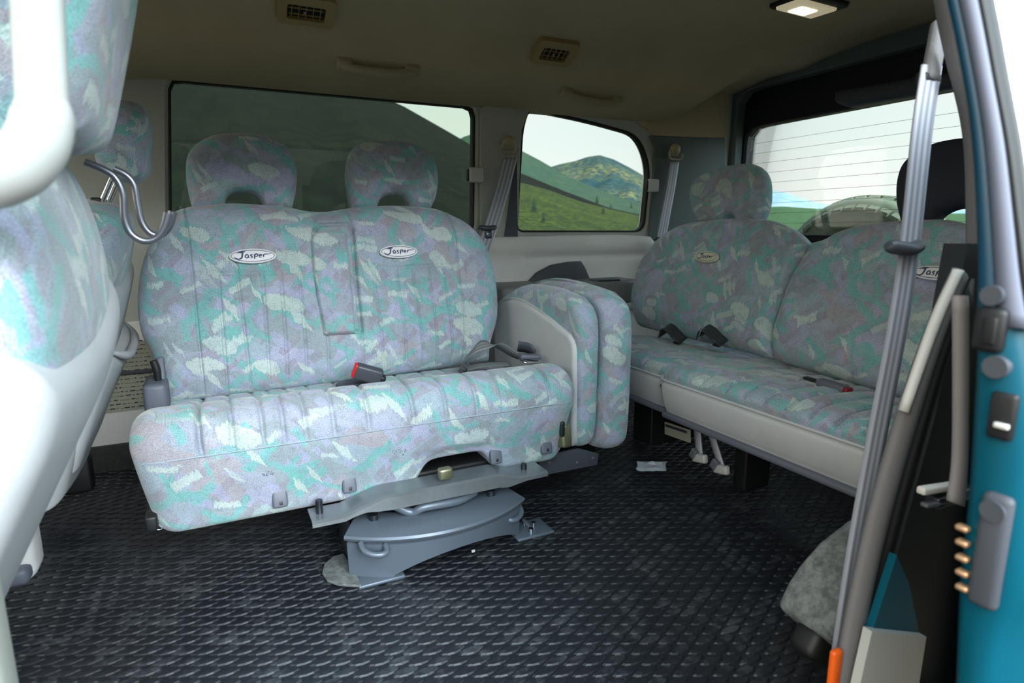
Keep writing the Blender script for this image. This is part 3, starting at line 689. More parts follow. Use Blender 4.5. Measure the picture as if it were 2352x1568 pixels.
cprof = [(0.025, .155), (-.002, .160), (-.012, .20), (-.030, .262), (-.04, .318), (-.036, .352), (-.012, .385), (.03, .400), (.07, .396), (.13, .370), (.20, .346), (.30, .330), (.41, .326), (.45, .29), (.44, .2), (.4, .160), (.2, .155)]
def bcut(x):   # notch in the lower front edge over the swivel plate
    k = .5*(math.tanh((x-.40)/.02)-math.tanh((x-.585)/.018)); return .158+.060*k+.012*math.exp(-((x+.1)/.1)**2)*0
seat = cushion('seat_cushion', SX0, SX1, cprof, pl, FAB, bench, lambda x, d, z: (x, 1.275+d, z), endr=.05, bottom_cut=bcut, inset_bottom=.035)
# welt along the front crease
tube('welt', [(SX0+.022, 1.244, .3195), (SX0+.05, 1.2355, .320), (0, 1.2345, .320), (.3, 1.2345, .320), (.6, 1.2345, .320), (SX1-.05, 1.2355, .3195), (SX1-.024, 1.244, .3195)], .0014, M_WELT, bench, seg=6, smoothn=6)
for px, py in ((643, 1145), (802, 1112), (1138, 1048), (1254, 1025)):
    q = P(px, py, y=1.263); R_ = rotm(-14, 0, 0)
    cl = rbox('anchor_clip', q, (.030, .014, .036), .005, M_GREYP, bench, rot=R_)
    rbox('clip_hole', q+np.array([.001, -.0078, -.007]), (.007, .003, .008), .001, M_BLACK, cl, rot=R_)
# worn black smudges on the front (stains)
def blot(px, py, s, sd):
    rr = random.Random(sd); V = []; F = []
    for k in range(26):
        q = P(px+rr.gauss(0, 10)*s, py+rr.gauss(0, 5)*s, y=1.243); q[1] = 1.2395+(q[2]-.318)*-.30+(.0 if q[2] > .318 else 0)
        yy = 1.275-.028-.012*np.clip((q[2]-.26)/.058, -1.5, 1); a = rr.uniform(0, 3.1); l = rr.uniform(.001, .0045)
        c_, s_ = math.cos(a)*l, math.sin(a)*l; o = len(V)
        V += [(q[0]-c_, yy-.0016, q[2]-s_), (q[0]+.0008, yy-.0016, q[2]-.0008), (q[0]+c_, yy-.0016, q[2]+s_), (q[0]-.0008, yy-.0016, q[2]+.0008)]; F.append((o, o+1, o+2, o+3))
    mk('stain', V, F, M_INK, bench, smooth=False)
blot(612, 1088, .8, 1); blot(922, 1035, 1, 2)
# recliner and side trim, left end
rbox('recliner_cover', P(362, 905, y=1.62), (.05, .12, .075), .012, M_GREYP, bench)
tube('recliner_lever', [P(352, 828, y=1.60), P(360, 850, y=1.60), P(366, 888, y=1.60)], [.008, .009, .006], M_BLACK, bench)
rbox('hinge_cover', P(376, 880, y=1.66), (.018, .10, .12), .006, M_GREYP, bench, rot=(-18, 0, 0))
tube('release_loop', [P(348, 1185, y=1.30), P(352, 1212, y=1.30), P(372, 1214, y=1.30), P(374, 1190, y=1.30)], .0022, M_CHROME, bench, smoothn=2)
rbox('seat_frame_end', P(352, 1180, y=1.31), (.02, .1, .03), .004, M_BLACK, bench)
# latch at the right end of the cushion
rbox('side_latch', P(1296, 1000, y=1.262), (.03, .03, .06), .008, M_YEL, bench, rot=(-10, 0, 0))
rbox('side_latch_lever', P(1291, 985, y=1.245), (.012, .012, .04), .004, M_STEEL, bench)
# under-seat frame
rbox('seat_frame', (.305, 1.50, .165), (.79, .40, .03), .008, M_BLACK, bench)
# swivel plate: stamped bar
def plate():
    top = [(710, 1178), (768, 1160), (800, 1165), (830, 1132), (870, 1124), (1015, 1098), (1140, 1070), (1165, 1082), (1232, 1078)]
    zt_ = [.140, .140, .142, .158, .161, .161, .160, .150, .146]
    V = []; F = []; n = 60
    pts = [P(a, b, z=z) for (a, b), z in zip(top, zt_)]
    xs_ = np.linspace(.145, .69, n)
    for x in xs_:
        if x < .21: z = .160
        elif x < .29: z = .160+.024*(x-.21)/.08
        elif x < .56: z = .184
        elif x < .615: z = .184-.016*(x-.56)/.055
        else: z = .168
        y0 = 1.200; dz = .030 if .26 < x < .60 else .012+.018*max(0, 1-abs(x-.43)/.25)
        dz = .012+.020*(.5*(math.tanh((x-.27)/.02)-math.tanh((x-.60)/.02)))
        for (dy, ddz) in ((.0, -dz), (-.004, -dz), (-.004, -.004), (.002, .0), (.065, 0), (.065, -.006), (.004, -.006)): V.append((x, y0+dy, z+ddz))
    m = 7
    for i in range(n-1):
        for j in range(m): F.append((i*m+j, i*m+(j+1) % m, (i+1)*m+(j+1) % m, (i+1)*m+j))
    F.append(tuple(range(m))); F.append(tuple((n-1)*m+j for j in range(m))[::-1])
    o = mk('swivel_plate', V, F, M_PLATE, bench, recalc=True); shade(o, 25); return o
plate()
for (px, py, z) in ((733, 1160, .145), (1203, 1075, .15)):
    q = P(px, py, y=1.235); tube('bolt', [q+np.array([0, 0, -.02]), q+np.array([0, 0, .012])], .0075, M_STEEL, bench, smoothn=1, seg=8)
rbox('adjuster_block', P(1022, 1086, y=1.215), (.032, .022, .026), .006, M_YEL, bench)
tube('lock_tube', [P(905, 1160, y=1.23), P(945, 1176, y=1.22), P(975, 1164, y=1.21), P(1050, 1150, y=1.21), P(1090, 1130, y=1.23)], .010, M_MGREY, bench)
# pedestal: curved drum front with flange
def pedestal():
    cx, cy = .422, 1.150+.335; R0 = .335
    a0, a1 = math.radians(-128), math.radians(-53); n = 40
    ang = np.linspace(a0, a1, n)
    prof_ = [(0, .118), (-.055, .132), (0, 0)]
    V = []; F = []
    # section: inner top, top ramp, flange lip, groove, wall top, wall bottom
    for i, a in enumerate(ang):
        t = i/(n-1)
        zb = 0.002+.052*max(0, math.sin(math.pi*min(1, max(0, (t-.20)/.80))))**.7 if t > .20 else .002
        sec = [(R0-.085, .117), (R0-.03, .124), (R0+.000, .113), (R0+.012, .109), (R0+.015, .104), (R0+.012, .098), (R0-.004, .096), (R0-.005, .090), (R0+.003, .087), (R0-.002, zb), (R0-.008, zb), (R0-.010, .085), (R0-.085, .10)]
        for r, z in sec: V.append((cx+r*math.cos(a), cy+r*math.sin(a), z))
    m = len(sec)
    for i in range(n-1):
        for j in range(m): F.append((i*m+j, i*m+(j+1) % m, (i+1)*m+(j+1) % m, (i+1)*m+j))
    F.append(tuple(range(m))); F.append(tuple((n-1)*m+j for j in range(m))[::-1])
    o = mk('pedestal', V, F, M_MGREY, bench, recalc=True); shade(o, 30)
    # drum body behind, foot plate
    tube('pedestal_drum', [(cx, cy-.07, .03), (cx, cy-.07, .100)], .17, M_BLACK, bench, seg=40, smoothn=1)
    rbox('pedestal_side', (.232, 1.32, .052), (.006, .16, .10), .002, M_DGREY, bench)
    rbox('foot_plate', (.275, 1.19, .006), (.10, .04, .008), .003, M_MGREY, bench)
    rbox('foot_plate', (.66, 1.235, .006), (.10, .08, .008), .003, M_MGREY, bench)
    for q in ((.655, 1.215), (.675, 1.24), (.66, 1.26)): tube('foot_bolt', [(q[0], q[1], .008), (q[0], q[1], .02)], .006, M_CHROME, bench, seg=7, smoothn=1)
    def loop(a, b):
        pts = []
        for k in np.linspace(0, math.pi, 9): pts.append((a*(.5+.5*math.cos(k))+b*(.5-.5*math.cos(k)))+np.array([0, -.026*math.sin(k)**.6, -.012*math.sin(k)**.6]))
        tube('tie_down_loop', pts, .0065, M_MGREY, bench, smoothn=3)
    loop(P(828, 1247, y=1.19), P(886, 1250, y=1.175)); loop(P(1160, 1180, y=1.21), P(1192, 1160, y=1.23))
    for px, py in ((945, 1247), (1040, 1231)): rbox('weld_tab', P(px, py, y=1.163), (.024, .004, .004), .001, M_CHROME, bench)
    return o
pedestal()
# upper race under the swivel plate
tube('swivel_race', [(.425+.36*math.cos(a), 1.62+.36*math.sin(a), .128) for a in np.linspace(math.radians(-120), math.radians(-60), 14)], .010, M_STEEL, bench, smoothn=2)
rbox('swivel_hub', (.42, 1.42, .125), (.34, .3, .05), .02, M_BLACK, bench)
for (px, py) in ((858, 1188), (1128, 1132)):
    q = P(px, py, z=.128); tube('roller_bolt', [q-np.array([0, 0, .012]), q+np.array([0, 0, .008])], .010, M_STEEL, bench, smoothn=1, seg=10)
rbox('plastic_fragment', P(1087, 1265, y=1.16), (.008, .004, .006), .001, M_WHITEP, bench)

# cut carpet flap and rubber disc beside the pedestal
tag(prism('carpet_scrap', [P(a, b, z=.006) for a, b in ((790, 1275), (765, 1282), (745, 1300), (740, 1320), (752, 1338), (780, 1347), (832, 1350), (812, 1310))], (0, 0, .006), M_CARPET, bevel=.002), 'grey looped carpet scrap poking out beside the swivel pedestal', 'carpet scrap')
tag(tube('rubber_grommet', [P(1200, 1192, y=1.26), P(1215, 1205, y=1.25), P(1238, 1238, y=1.235)], [.006, .012, .006], M_DGREY, flat=.5), 'dark oval rubber flap standing at the right foot of the pedestal', 'flap')

#@@JUMP
# ================================================================== FOLDED SIDE SEAT
jump = thing('folding_seat', 'single seat folded upright with a pale grey vinyl side, right of the turned bench', 'seat', (.93, 1.5, 0))
FJ = frame((.83, 1.55, 0), (0, 0, 1), (0, -1, 0))        # u = -y, normal -x
def jslab(name, x, pts, th, m, R, parent, **k):
    """pts (px list) on plane x, closed outline bl->br->tr->tl as 4 curves"""
    fr = frame((x, 0, 0), (0, 0, 1), (0, -1, 0)); L, Rr, B, T = [cat(topx(fr, c), 5) for c in pts]
    return pillow(name, L, Rr, B, T, *fr, th[0], th[1], R, m, parent, **k)
# slab 1 : centre plane x=.855
yz = [(1.78, .10), (1.78, .3), (1.78, .50)]
def oy(l): return [(-a, b) for a, b in l]
S1 = dict(L=oy([(1.80, .16), (1.80, .3), (1.80, .505)]), B=oy([(1.80, .16), (1.6, .155), (1.40, .155), (1.345, .158)]),
          R=oy([(1.345, .158), (1.305, .17), (1.285, .22), (1.282, .35), (1.282, .48), (1.30, .535), (1.345, .565)]), T=oy([(1.80, .505), (1.70, .548), (1.6, .575), (1.45, .578), (1.345, .565)]))
def slab(name, xc, S, tf, tb, R, m, parent, **k):
    return pillow(name, cat(S['L'], 6), cat(S['R'], 6), cat(S['B'], 6), cat(S['T'], 6), (xc, 0, 0), (0, -1, 0), (0, 0, 1), (-1, 0, 0), tf, tb, R, m, parent, **k)
slab('seat_cushion', .862, S1, .030, .034, .028, FAB, jump, nu=80, nv=80)
S2 = {k: [(a+(-.0), b-.0) for a, b in v] for k, v in S1.items()}
S2 = dict(L=oy([(1.84, .13), (1.84, .3), (1.84, .53)]), B=oy([(1.84, .13), (1.6, .135), (1.38, .135), (1.33, .14)]),
          R=oy([(1.33, .14), (1.29, .155), (1.272, .20), (1.268, .35), (1.27, .485), (1.29, .545), (1.345, .575)]), T=oy([(1.84, .52), (1.70, .565), (1.6, .585), (1.45, .585), (1.345, .575)]))
slab('backrest', .950, S2, .046, .046, .034, FAB, jump, nu=80, nv=80, seams=[])
# vinyl shell on the side turned to the bench
SV = dict(L=oy([(1.795, .17), (1.795, .3), (1.795, .495)]), B=oy([(1.795, .17), (1.6, .162), (1.40, .160), (1.33, .163)]),
          R=oy([(1.33, .163), (1.302, .18), (1.298, .26), (1.300, .40), (1.305, .445), (1.33, .470)]), T=oy([(1.795, .485), (1.70, .518), (1.6, .525), (1.45, .500), (1.33, .470)]))
slab('side_shell', .834, SV, .012, .02, .014, M_VINYL, jump, nu=70, nv=70)
rbox('hinge_bracket', (.92, 1.50, .11), (.10, .2, .08), .01, M_BLACK, jump)
prism('mount_plate', [P(a, b, y=1.32) for a, b in ((1236, 1058), (1250, 1092), (1372, 1068), (1376, 1042), (1330, 1030), (1250, 1048))], (0, .01, 0), M_DGREY, jump, bevel=.002)
for px, py in ((1262, 1062), (1326, 1062), (1362, 1052)): rbox('rivet', P(px, py, y=1.318), (.008, .004, .008), .002, M_PLATE, jump)

#@@REAR
# ================================================================== THIRD ROW BENCH
rear = thing('rear_bench', 'patterned three-seat rear bench with pale grey vinyl front under the rear window', 'seat', (1.4, 1.1, 0))
ln = math.radians(20)
FR = frame((1.46, 0, .345), (math.sin(ln), 0, math.cos(ln)), (0, -1, 0))
def rl(pts, w=0): return cat(topx(FR, pts, w), 5)
# left section (far side)
s1 = [(topx(FR, [(1705, 512), (1700, 560), (1688, 640), (1676, 740), (1670, 790)]), .004, .004), (topx(FR, [(1508, 622), (1600, 626), (1690, 638)]), .004, .004)]
for a, b in ((1530, 1505), (1562, 1540), (1597, 1575), (1630, 1610)): s1.append((topx(FR, [(a, 628), (b, 760)]), .0035, .0035))
pillow('backrest', rl([(1474, 750), (1464, 720), (1463, 680), (1470, 635), (1486, 595), (1516, 556)]), rl([(1786, 828), (1784, 780), (1795, 730), (1822, 645), (1868, 564)]),
       rl([(1474, 750), (1560, 772), (1680, 800), (1786, 828)]), rl([(1516, 556), (1545, 534), (1585, 516), (1640, 508), (1700, 504), (1765, 506), (1805, 516), (1838, 534), (1868, 564)]), *FR, .045, .05, .055, FAB, rear, seams=s1, nu=110, nv=100,
       bulge=lambda u, v: .012*np.exp(-((v-.1)/.08)**2))
s2 = [(topx(FR, [(2020, 516), (2006, 620), (1985, 760), (1975, 880)]), .004, .004)]
pillow('backrest', rl([(1788, 830), (1786, 780), (1797, 730), (1824, 645), (1876, 560)]), rl([(2330, 1000), (2350, 800), (2330, 620), (2290, 540)]),
       rl([(1788, 830), (1900, 862), (2010, 895), (2330, 1000)]), rl([(1876, 560), (1905, 552), (1935, 536), (1980, 522), (2040, 513), (2120, 508), (2200, 510), (2290, 540)]), *FR, .045, .05, .055, FAB, rear, seams=s2, nu=130, nv=100,
       bulge=lambda u, v: .012*np.exp(-((v-.1)/.08)**2))
# headrests
def hr3(o, i, w=0): return headrest(rear, o, i, FR, .046, .05, w)
hr3([(1608, 512), (1596, 480), (1593, 450), (1602, 425), (1628, 402), (1665, 388), (1710, 380), (1745, 382), (1762, 402), (1765, 440), (1760, 475), (1745, 510)], [(1664, 512), (1672, 500), (1684, 494), (1695, 500), (1698, 510)])
hr = headrest(rear, [(2075, 512), (2066, 470), (2068, 420), (2085, 380), (2130, 345), (2190, 326), (2260, 322), (2320, 340), (2345, 390), (2345, 450), (2330, 520)], [(2150, 514), (2165, 490), (2200, 476), (2240, 480), (2262, 500)], FR, .046, .05, m=M_SILHOUETTE)  # backlit shade painted as one dark colour over this headrest
hr['label'] = 'headrest with its silhouette shade painted dark'
q = PP(1624, 590, FR[0]+FR[3]*.055, FR[3]); badge(rear, q, FR[1], FR[2], FR[3], .050, .0195, M_BADGEY, M_INKB)
q = PP(2150, 627, FR[0]+FR[3]*.055, FR[3]); badge(rear, q, FR[1], FR[2], FR[3], .056, .017, M_BADGE, M_INKB)
# cushions: fabric top + vinyl front
def rear_cushion(y0, y1, xf, zt, pleats, mat_, name, prof):
    er = .035 if mat_ is FAB else .02
    return cushion(name, y0, y1, prof, pleats, mat_, rear, lambda y, d, z: (xf+d, y, z), nx=110, endr=er, inset_bottom=.0)
tprof = [(.006, .315), (0, .335), (.012, .352), (.05, .366), (.12, .368), (.22, .362), (.32, .350), (.40, .345), (.41, .30), (.3, .29), (.1, .29), (.01, .30)]
vprof = [(.05, .215), (.022, .225), (.006, .26), (.0, .295), (.004, .312), (.03, .322), (.38, .312), (.40, .285), (.38, .235), (.3, .215)]
def rp(yv): return [(y, 2.2) for y in yv]
rear_cushion(.57, 1.325, 1.125, 0, rp([.66, .72, .78, .84, .90, .96, 1.02, 1.08, 1.16]), FAB, 'seat_cushion', tprof)
rear_cushion(1.335, 1.78, 1.165, 0, rp([1.45, 1.6]), FAB, 'seat_cushion', [(d, z-.008) for d, z in tprof])
rear_cushion(.57, 1.324, 1.124, 0, [], M_VINYL, 'front_cover', vprof)
rear_cushion(1.334, 1.78, 1.163, 0, [], M_VINYL, 'front_cover', [(d, z-.008) for d, z in vprof])
rbox('base_edge', (1.30, .915, .214), (.34, .80, .016), .006, M_GREYP, rear)
rbox('base_edge', (1.34, 1.56, .207), (.34, .43, .016), .006, M_GREYP, rear)
for yy in (1.18, .76): rbox('leg', (1.36, yy, .105), (.10, .045, .205), .006, M_BLACK, rear)
rbox('leg', (1.42, 1.62, .10), (.22, .10, .20), .006, M_BLACK, rear)
sgn = rbox('label_plate', P(1556, 992, x=1.29), (.004, .12, .042), .004, M_LABEL, rear, rot=(-4, 0, 0)); 
rbox('label_strip', P(1552, 984, x=1.287), (.002, .10, .008), .0006, M_INK, sgn, rot=(-4, 0, 0))

#@@BELTS
# ================================================================== BELTS AND BUCKLES
def red_buckle():
    t = thing('seat_belt_buckle', 'dark buckle with a bright red button on the turned bench', 'buckle', P(845, 880, y=1.60))
    X = nrm([.80, -.1, -.30]); Z = nrm(np.cross(X, [0, 1, 0.3])); Z = -Z if Z[2] < 0 else Z; Y = np.cross(Z, X)
    c = P(846, 858, y=1.50); rbox('housing', c, (.070, .028, .040), .007, M_BUCKLE, t, rot=basis(X, Y, Z))
    rbox('release_button', c-X*.034, (.010, .022, .036), .003, M_RED, t, rot=basis(X, Y, Z))
    rbox('stalk', c+X*.036-Z*.004, (.020, .024, .022), .007, M_BLACK, t, rot=basis(X, Y, Z))
red_buckle()
t = thing('seat_belt_buckle', 'second belt buckle lying behind the cushion, only a sliver of red showing', 'buckle', P(810, 885, y=1.58))
c = P(808, 884, y=1.56); X = nrm([.85, .1, .03]); Z = np.array([0, -.2, 1.0]); Z = nrm(Z-X*(Z@X)); Y = np.cross(Z, X)
rbox('housing', c, (.080, .03, .020), .008, M_BUCKLE, t, rot=basis(X, Y, Z)); rbox('release_button', c+X*.043-Z*.002, (.012, .026, .014), .003, M_RED, t, rot=basis(X, Y, Z))
# lap belt coiled at the right of the bench
t = thing('lap_belt', 'grey lap belt coiled loosely at the right end of the turned bench', 'seat belt', P(1150, 830, y=1.5))
ribbon('webbing', [P(1075, 850, y=1.60), P(1062, 838, y=1.54), P(1085, 808, y=1.50), P(1112, 792, y=1.50), P(1150, 795, y=1.50), P(1180, 812, y=1.50), P(1215, 828, y=1.47)],
       [(.9, .3, .3), (.7, .5, .5), (.5, .8, .3), (.2, .9, .5), (.1, .8, -.6), (.1, .8, -.6), (.1, .9, -.4)], .042, .0016, M_WEBD, t)
ribbon('webbing', [P(1070, 846, y=1.58), P(1110, 838, y=1.56), P(1170, 835, y=1.53)], [(.1, .9, .1)], .038, .0016, M_WEBD, t)
tube('tongue', [P(1192, 822, y=1.44), P(1208, 830, y=1.43), P(1242, 830, y=1.43)], [.008, .011, .006], M_CHROME, t, flat=.45)
rbox('tongue_cover', P(1216, 818, y=1.44), (.060, .030, .012), .005, M_GREYP, t, rot=(0, 6, -5))
ribbon('keeper', [P(1190, 795, y=1.49), P(1215, 800, y=1.49), P(1228, 815, y=1.48)], [(.1, .5, -.9)], .035, .004, M_BUCKLE, t)
# dark straps looped on the rear bench
for i, (px, py, lab) in enumerate(((1545, 775, 'charcoal belt loop on the rear bench, nearer the side wall'), (1635, 780, 'charcoal belt loop with metal tongue on the rear bench, nearer its middle'))):
    c = P(px, py, x=1.38); c[2] += .012; t = thing('seat_belt_loop', lab, 'seat belt', c)
    pts = [c+np.array([0, .050, -.012]), c+np.array([-.005, .034, .020]), c+np.array([-.01, .0, .018]), c+np.array([-.01, -.034, .0]), c+np.array([.01, -.04, -.018]), c+np.array([.02, .0, -.02])]
    ribbon('webbing', pts, [(.9, .2, .3)], .05, .0018, M_WEBB, t)
    if i: rbox('tongue', c+np.array([-.03, .02, .004]), (.012, .006, .045), .002, M_CHROME, t, rot=(15, 10, 0))
t = thing('seat_belt_buckle', 'grey belt buckle with dull red end lying on the right half of the rear bench', 'buckle', P(1900, 890, x=1.36))
c = P(1912, 886, x=1.33); X = nrm([.0, -1, -.05]); Z = np.array([0, 0, 1.0]); Z = nrm(Z-X*(Z@X)); Y = np.cross(Z, X)
rbox('housing', c, (.075, .030, .020), .006, M_GREYP, t, rot=basis(X, Y, Z)); rbox('release_button', c+X*.038, (.016, .026, .016), .004, M_REDD, t, rot=basis(X, Y, Z))
rbox('anchor', c-X*.055, (.045, .018, .006), .002, M_BLACK, t, rot=basis(X, Y, Z))
# two white buckles hanging under the rear bench
def hang(px0, py0, px1, py1, lab):
    a, b = P(px0, py0, x=1.22), P(px1, py1, x=1.22); t = thing('hanging_buckle', lab, 'buckle', b)
    ribbon('webbing', [a, (a+b)/2, b], [(0, 1, 0)], .028, .003, M_WEB, t)
    rbox('housing', b+np.array([-.004, -.008, -.012]), (.018, .052, .026), .006, M_WHITEP, t, rot=(-12, 0, 0)); rbox('clasp', b+np.array([-.008, .012, -.004]), (.016, .022, .03), .004, M_GREYP, t, rot=(25, 0, 0))
hang(1601, 980, 1606, 1040, 'white belt buckle hanging under the rear bench, left of the pair'); hang(1635, 1000, 1655, 1065, 'white belt buckle hanging under the rear bench, right of the pair')
wg = np.random.default_rng(11); Vw = []; Fw = []
for i in range(7):
    for j in range(5): q = P(1464+i*11, 1060+j*5.5, z=.004); Vw.append((q[0]+wg.normal(0, .002), q[1]+wg.normal(0, .002), .005+abs(wg.normal(0, .007))*(0 if i in (0, 6) or j in (0, 4) else 1)))
for i in range(6):
    for j in range(4): Fw.append((i*5+j, (i+1)*5+j, (i+1)*5+j+1, i*5+j+1))
tag(mk('plastic_wrapper', Vw, Fw, M_SCRAP, smooth=False), 'crumpled shiny plastic scrap on the black floor near the rear bench', 'litter')

# shoulder belts
def shoulder(lab, yw, gx, gpy, path_px, width, stop, gcol, tongue=True, dark=False, near=False):
    top = P(*gpy, y=yw); t = thing('shoulder_belt', lab, 'seat belt', top)
    pts = [P(a, b, y=c) for a, b, c in path_px]
    ribbon('webbing', pts, [(1, .0, .06)], width, .0022, dark or M_WEB, t)
    if near:
        rbox('belt_anchor', top+np.array([0, -.004, .0]), (.026, .016, .075), .008, gcol, t, rot=(0, 6, 0)); rbox('anchor_slot', top+np.array([-.004, -.002, -.034]), (.040, .014, .016), .005, M_BLACK, t)
    # anchor: escutcheon, cap and slot ring
    if not near: rbox('belt_anchor', top+np.array([0, -.006, .008]), (.05, .016, .03), .007, gcol, t)
    if not near: tube('anchor_cap', [top+np.array([.004, -.004, .022]), top+np.array([.004, -.018, .020]), top+np.array([.004, -.026, .018])], [.026, .022, .008], gcol, t, seg=20, smoothn=4)
    if not near: tube('slot_ring', [top+np.array([a*.036, -.020, b*.016-.004]) for a, b in ((-1, .9), (-1, 0), (-.75, -.9), (.0, -1), (.75, -.9), (1, 0), (1, .6))], .004, gcol, t, smoothn=4)
    if stop:
        s = P(stop[0], stop[1], y=stop[2]); tube('belt_stop', [s+np.array([a*.034, -.006+.008*abs(a), .003*b]) for a, b in ((-1, 1), (-.8, 0), (0, -1), (.8, 0), (1, 1))], [.006, .009, .009, .009, .006], M_BUCKLE, t, smoothn=4)
        if tongue:
            rbox('tongue', s+np.array([.0, -.006, -.028]), (.026, .006, .034), .004, M_STEEL, t); rbox('tongue_slot', s+np.array([.0, -.0095, -.026]), (.012, .002, .010), .001, M_CHROME, t)
    return t
shoulder('grey shoulder belt hanging on the pillar between the two side windows', 2.11, 0, (1165, 342), [(1172, 362, 2.095), (1155, 430, 2.07), (1128, 520, 2.04), (1108, 580, 2.0), (1085, 680, 1.95)], .058, (1120, 522, 2.03), M_HANDLE)
shoulder('grey shoulder belt hanging on the dark rear corner pillar', 2.125, 0, (1545, 356), [(1549, 372, 2.11), (1540, 430, 2.09), (1527, 500, 2.07), (1517, 560, 2.06), (1508, 640, 2.04)], .052, (1519, 548, 2.05), M_HANDLE)

CP = np.array(CEILP)
def on_ceiling(px, py, off=0):
    d = ray(px, py); best = None
    for (ya, za), (yb, zb) in zip(CP[:-1], CP[1:]):
        # CAM + t d crosses the segment in the yz plane
        A = np.array([[d[1], -(yb-ya)], [d[2], -(zb-za)]]); t_, s_ = np.linalg.solve(A, [ya-CAM[1], za-CAM[2]])
        if -1e-6 <= s_ <= 1+1e-6 and t_ > 0 and (best is None or t_ < best[0]):
            nn = nrm([0, zb-za, -(yb-ya)]); nn = nn if nn[2] < 0 else -nn; best = (t_, CAM+d*t_+nn*off, nn)
    return best[1], best[2]
#@@WALLITEMS
# ================================================================== THINGS ON THE WALLS AND CEILING
def vent(px4, lab, y=1.90):
    c, Nn = on_ceiling(*px4); t = thing('air_vent', lab, 'air vent', c, 'ceiling air vents')
    Xv = np.array([1, 0, 0.]); Yv = np.cross(Nn, Xv); B = basis(Xv, Yv, Nn); c = c+Nn*.002
    w, hh = .075, .048
    ol = fillet([(-w, -hh), (w, -hh), (w, hh), (-w, hh)], .012, 5); il = fillet([(-w*.66, -hh*.62), (w*.66, -hh*.62), (w*.66, hh*.40), (-w*.66, hh*.40)], .004, 5)
    n = 48; ol = resample(ol, n, True); il = resample(il, n, True)
    def at(p, d): return c+Xv*p[0]+Yv*p[1]+Nn*(d+.013)
    k0 = np.argmin(np.linalg.norm(il-il.mean(0)-(ol[0]-ol.mean(0))*.6, axis=1)); il = np.roll(il, -k0, 0)
    V = [at(p, -.012) for p in ol]+[at(p*.985, .007) for p in ol]+[at(p, .006) for p in il]+[at(p, -.012) for p in il]; F = []
    for k in range(n):
        k2 = (k+1) % n
        for a in range(3): F.append((a*n+k, a*n+k2, (a+1)*n+k2, (a+1)*n+k))
    F.append(tuple(3*n+k for k in range(n)))
    o = mk('vent_frame', V, F, M_DBEIGE, t, recalc=True); shade(o, 30)
    rbox('vent_core', at((0, -.005), -.008), (w*1.28, hh*.98, .006), .001, M_BLACK, t, rot=B)
    for k in range(5): rbox('louvre', at((-w*.50+k*w*.25, -.005), -.001), (.0014, hh*.86, .007), .0004, M_DBEIGE, t, rot=B)
    for k in range(2): rbox('guide_blade', at((0, -.018+.02*k), -.003), (w*1.2, .0016, .006), .0004, M_DBEIGE, t, rot=B)
    rbox('knob', at((-.004, -.006), .003), (.006, .008, .006), .002, M_DBEIGE, t, rot=B)
    return t
vent((702, 14), 'tan rectangular air vent in the ceiling at the top edge of the picture'); vent((1272, 113), 'tan rectangular air vent in the ceiling above the pillar between the side windows')
def ceiling_handle(pa, pb, lab, y=1.95):
    (a, Nn), (b, _) = on_ceiling(*pa), on_ceiling(*pb); t = thing('grab_handle', lab, 'handle', (a+b)/2, 'ceiling grab handles')
    u = nrm(b-a); L = np.linalg.norm(b-a)
    pts = [a+Nn*.008, a+u*L*.12+Nn*.020, a+u*L*.3+Nn*.028, a+u*L*.5+Nn*.030, a+u*L*.7+Nn*.028, a+u*L*.88+Nn*.020, b+Nn*.008]
    tube('grip', pts, [.013, .016, .0175, .018, .0175, .016, .013], M_HANDLE, t, flat=.9, smoothn=5, seg=16)
    for e_, s in ((a, 1), (b, -1)): rbox('handle_mount', e_+u*s*.016+Nn*.005, (.046, .034, .030), .007, M_HANDLE, t, rot=basis(u, np.cross(Nn, u), Nn))
ceiling_handle((778, 140), (956, 158), 'beige grab handle above the large side window'); ceiling_handle((1292, 206), (1420, 228), 'beige grab handle above the rear quarter window')
# dome light
t = thing('dome_light', 'lit dome lamp in the ceiling near the rear', 'lamp', (1.66, 1.33, 1.385))
cz = 1.383; q0 = P(1858, 14, z=cz); A = nrm([1, .06, 0]); Bv = np.array([-A[1], A[0], 0])
rbox('lamp_frame', (q0[0], q0[1], cz+.004), (.20, .13, .022), .012, M_BLACK, t, rot=(0, 0, 3)); rbox('lamp_shade', (q0[0]-.012, q0[1]-.002, cz-.008), (.165, .088, .014), .006, M_LENS, t, rot=(0, 0, 3))
rbox('bulb', (q0[0]-.02, q0[1]+.004, cz-.012), (.075, .050, .012), .005, M_LAMP, t, rot=(0, 0, 3))
# window latches
def latch(px, py, sx, lab):
    c = P(px, py, y=YW-.02); t = thing('window_latch', lab, 'latch', c, 'window latches')
    rbox('latch_body', c, (.056, .020, .054), .008, M_TRIM, t); rbox('latch_arm', c+np.array([-.026, .006, 0]), (.014, .018, .044), .004, M_BLACK, t)
latch(1093, 402, 0, 'small grey latch on the edge of the large side window'); latch(1500, 426, 0, 'small grey latch on the rear edge of the quarter window')
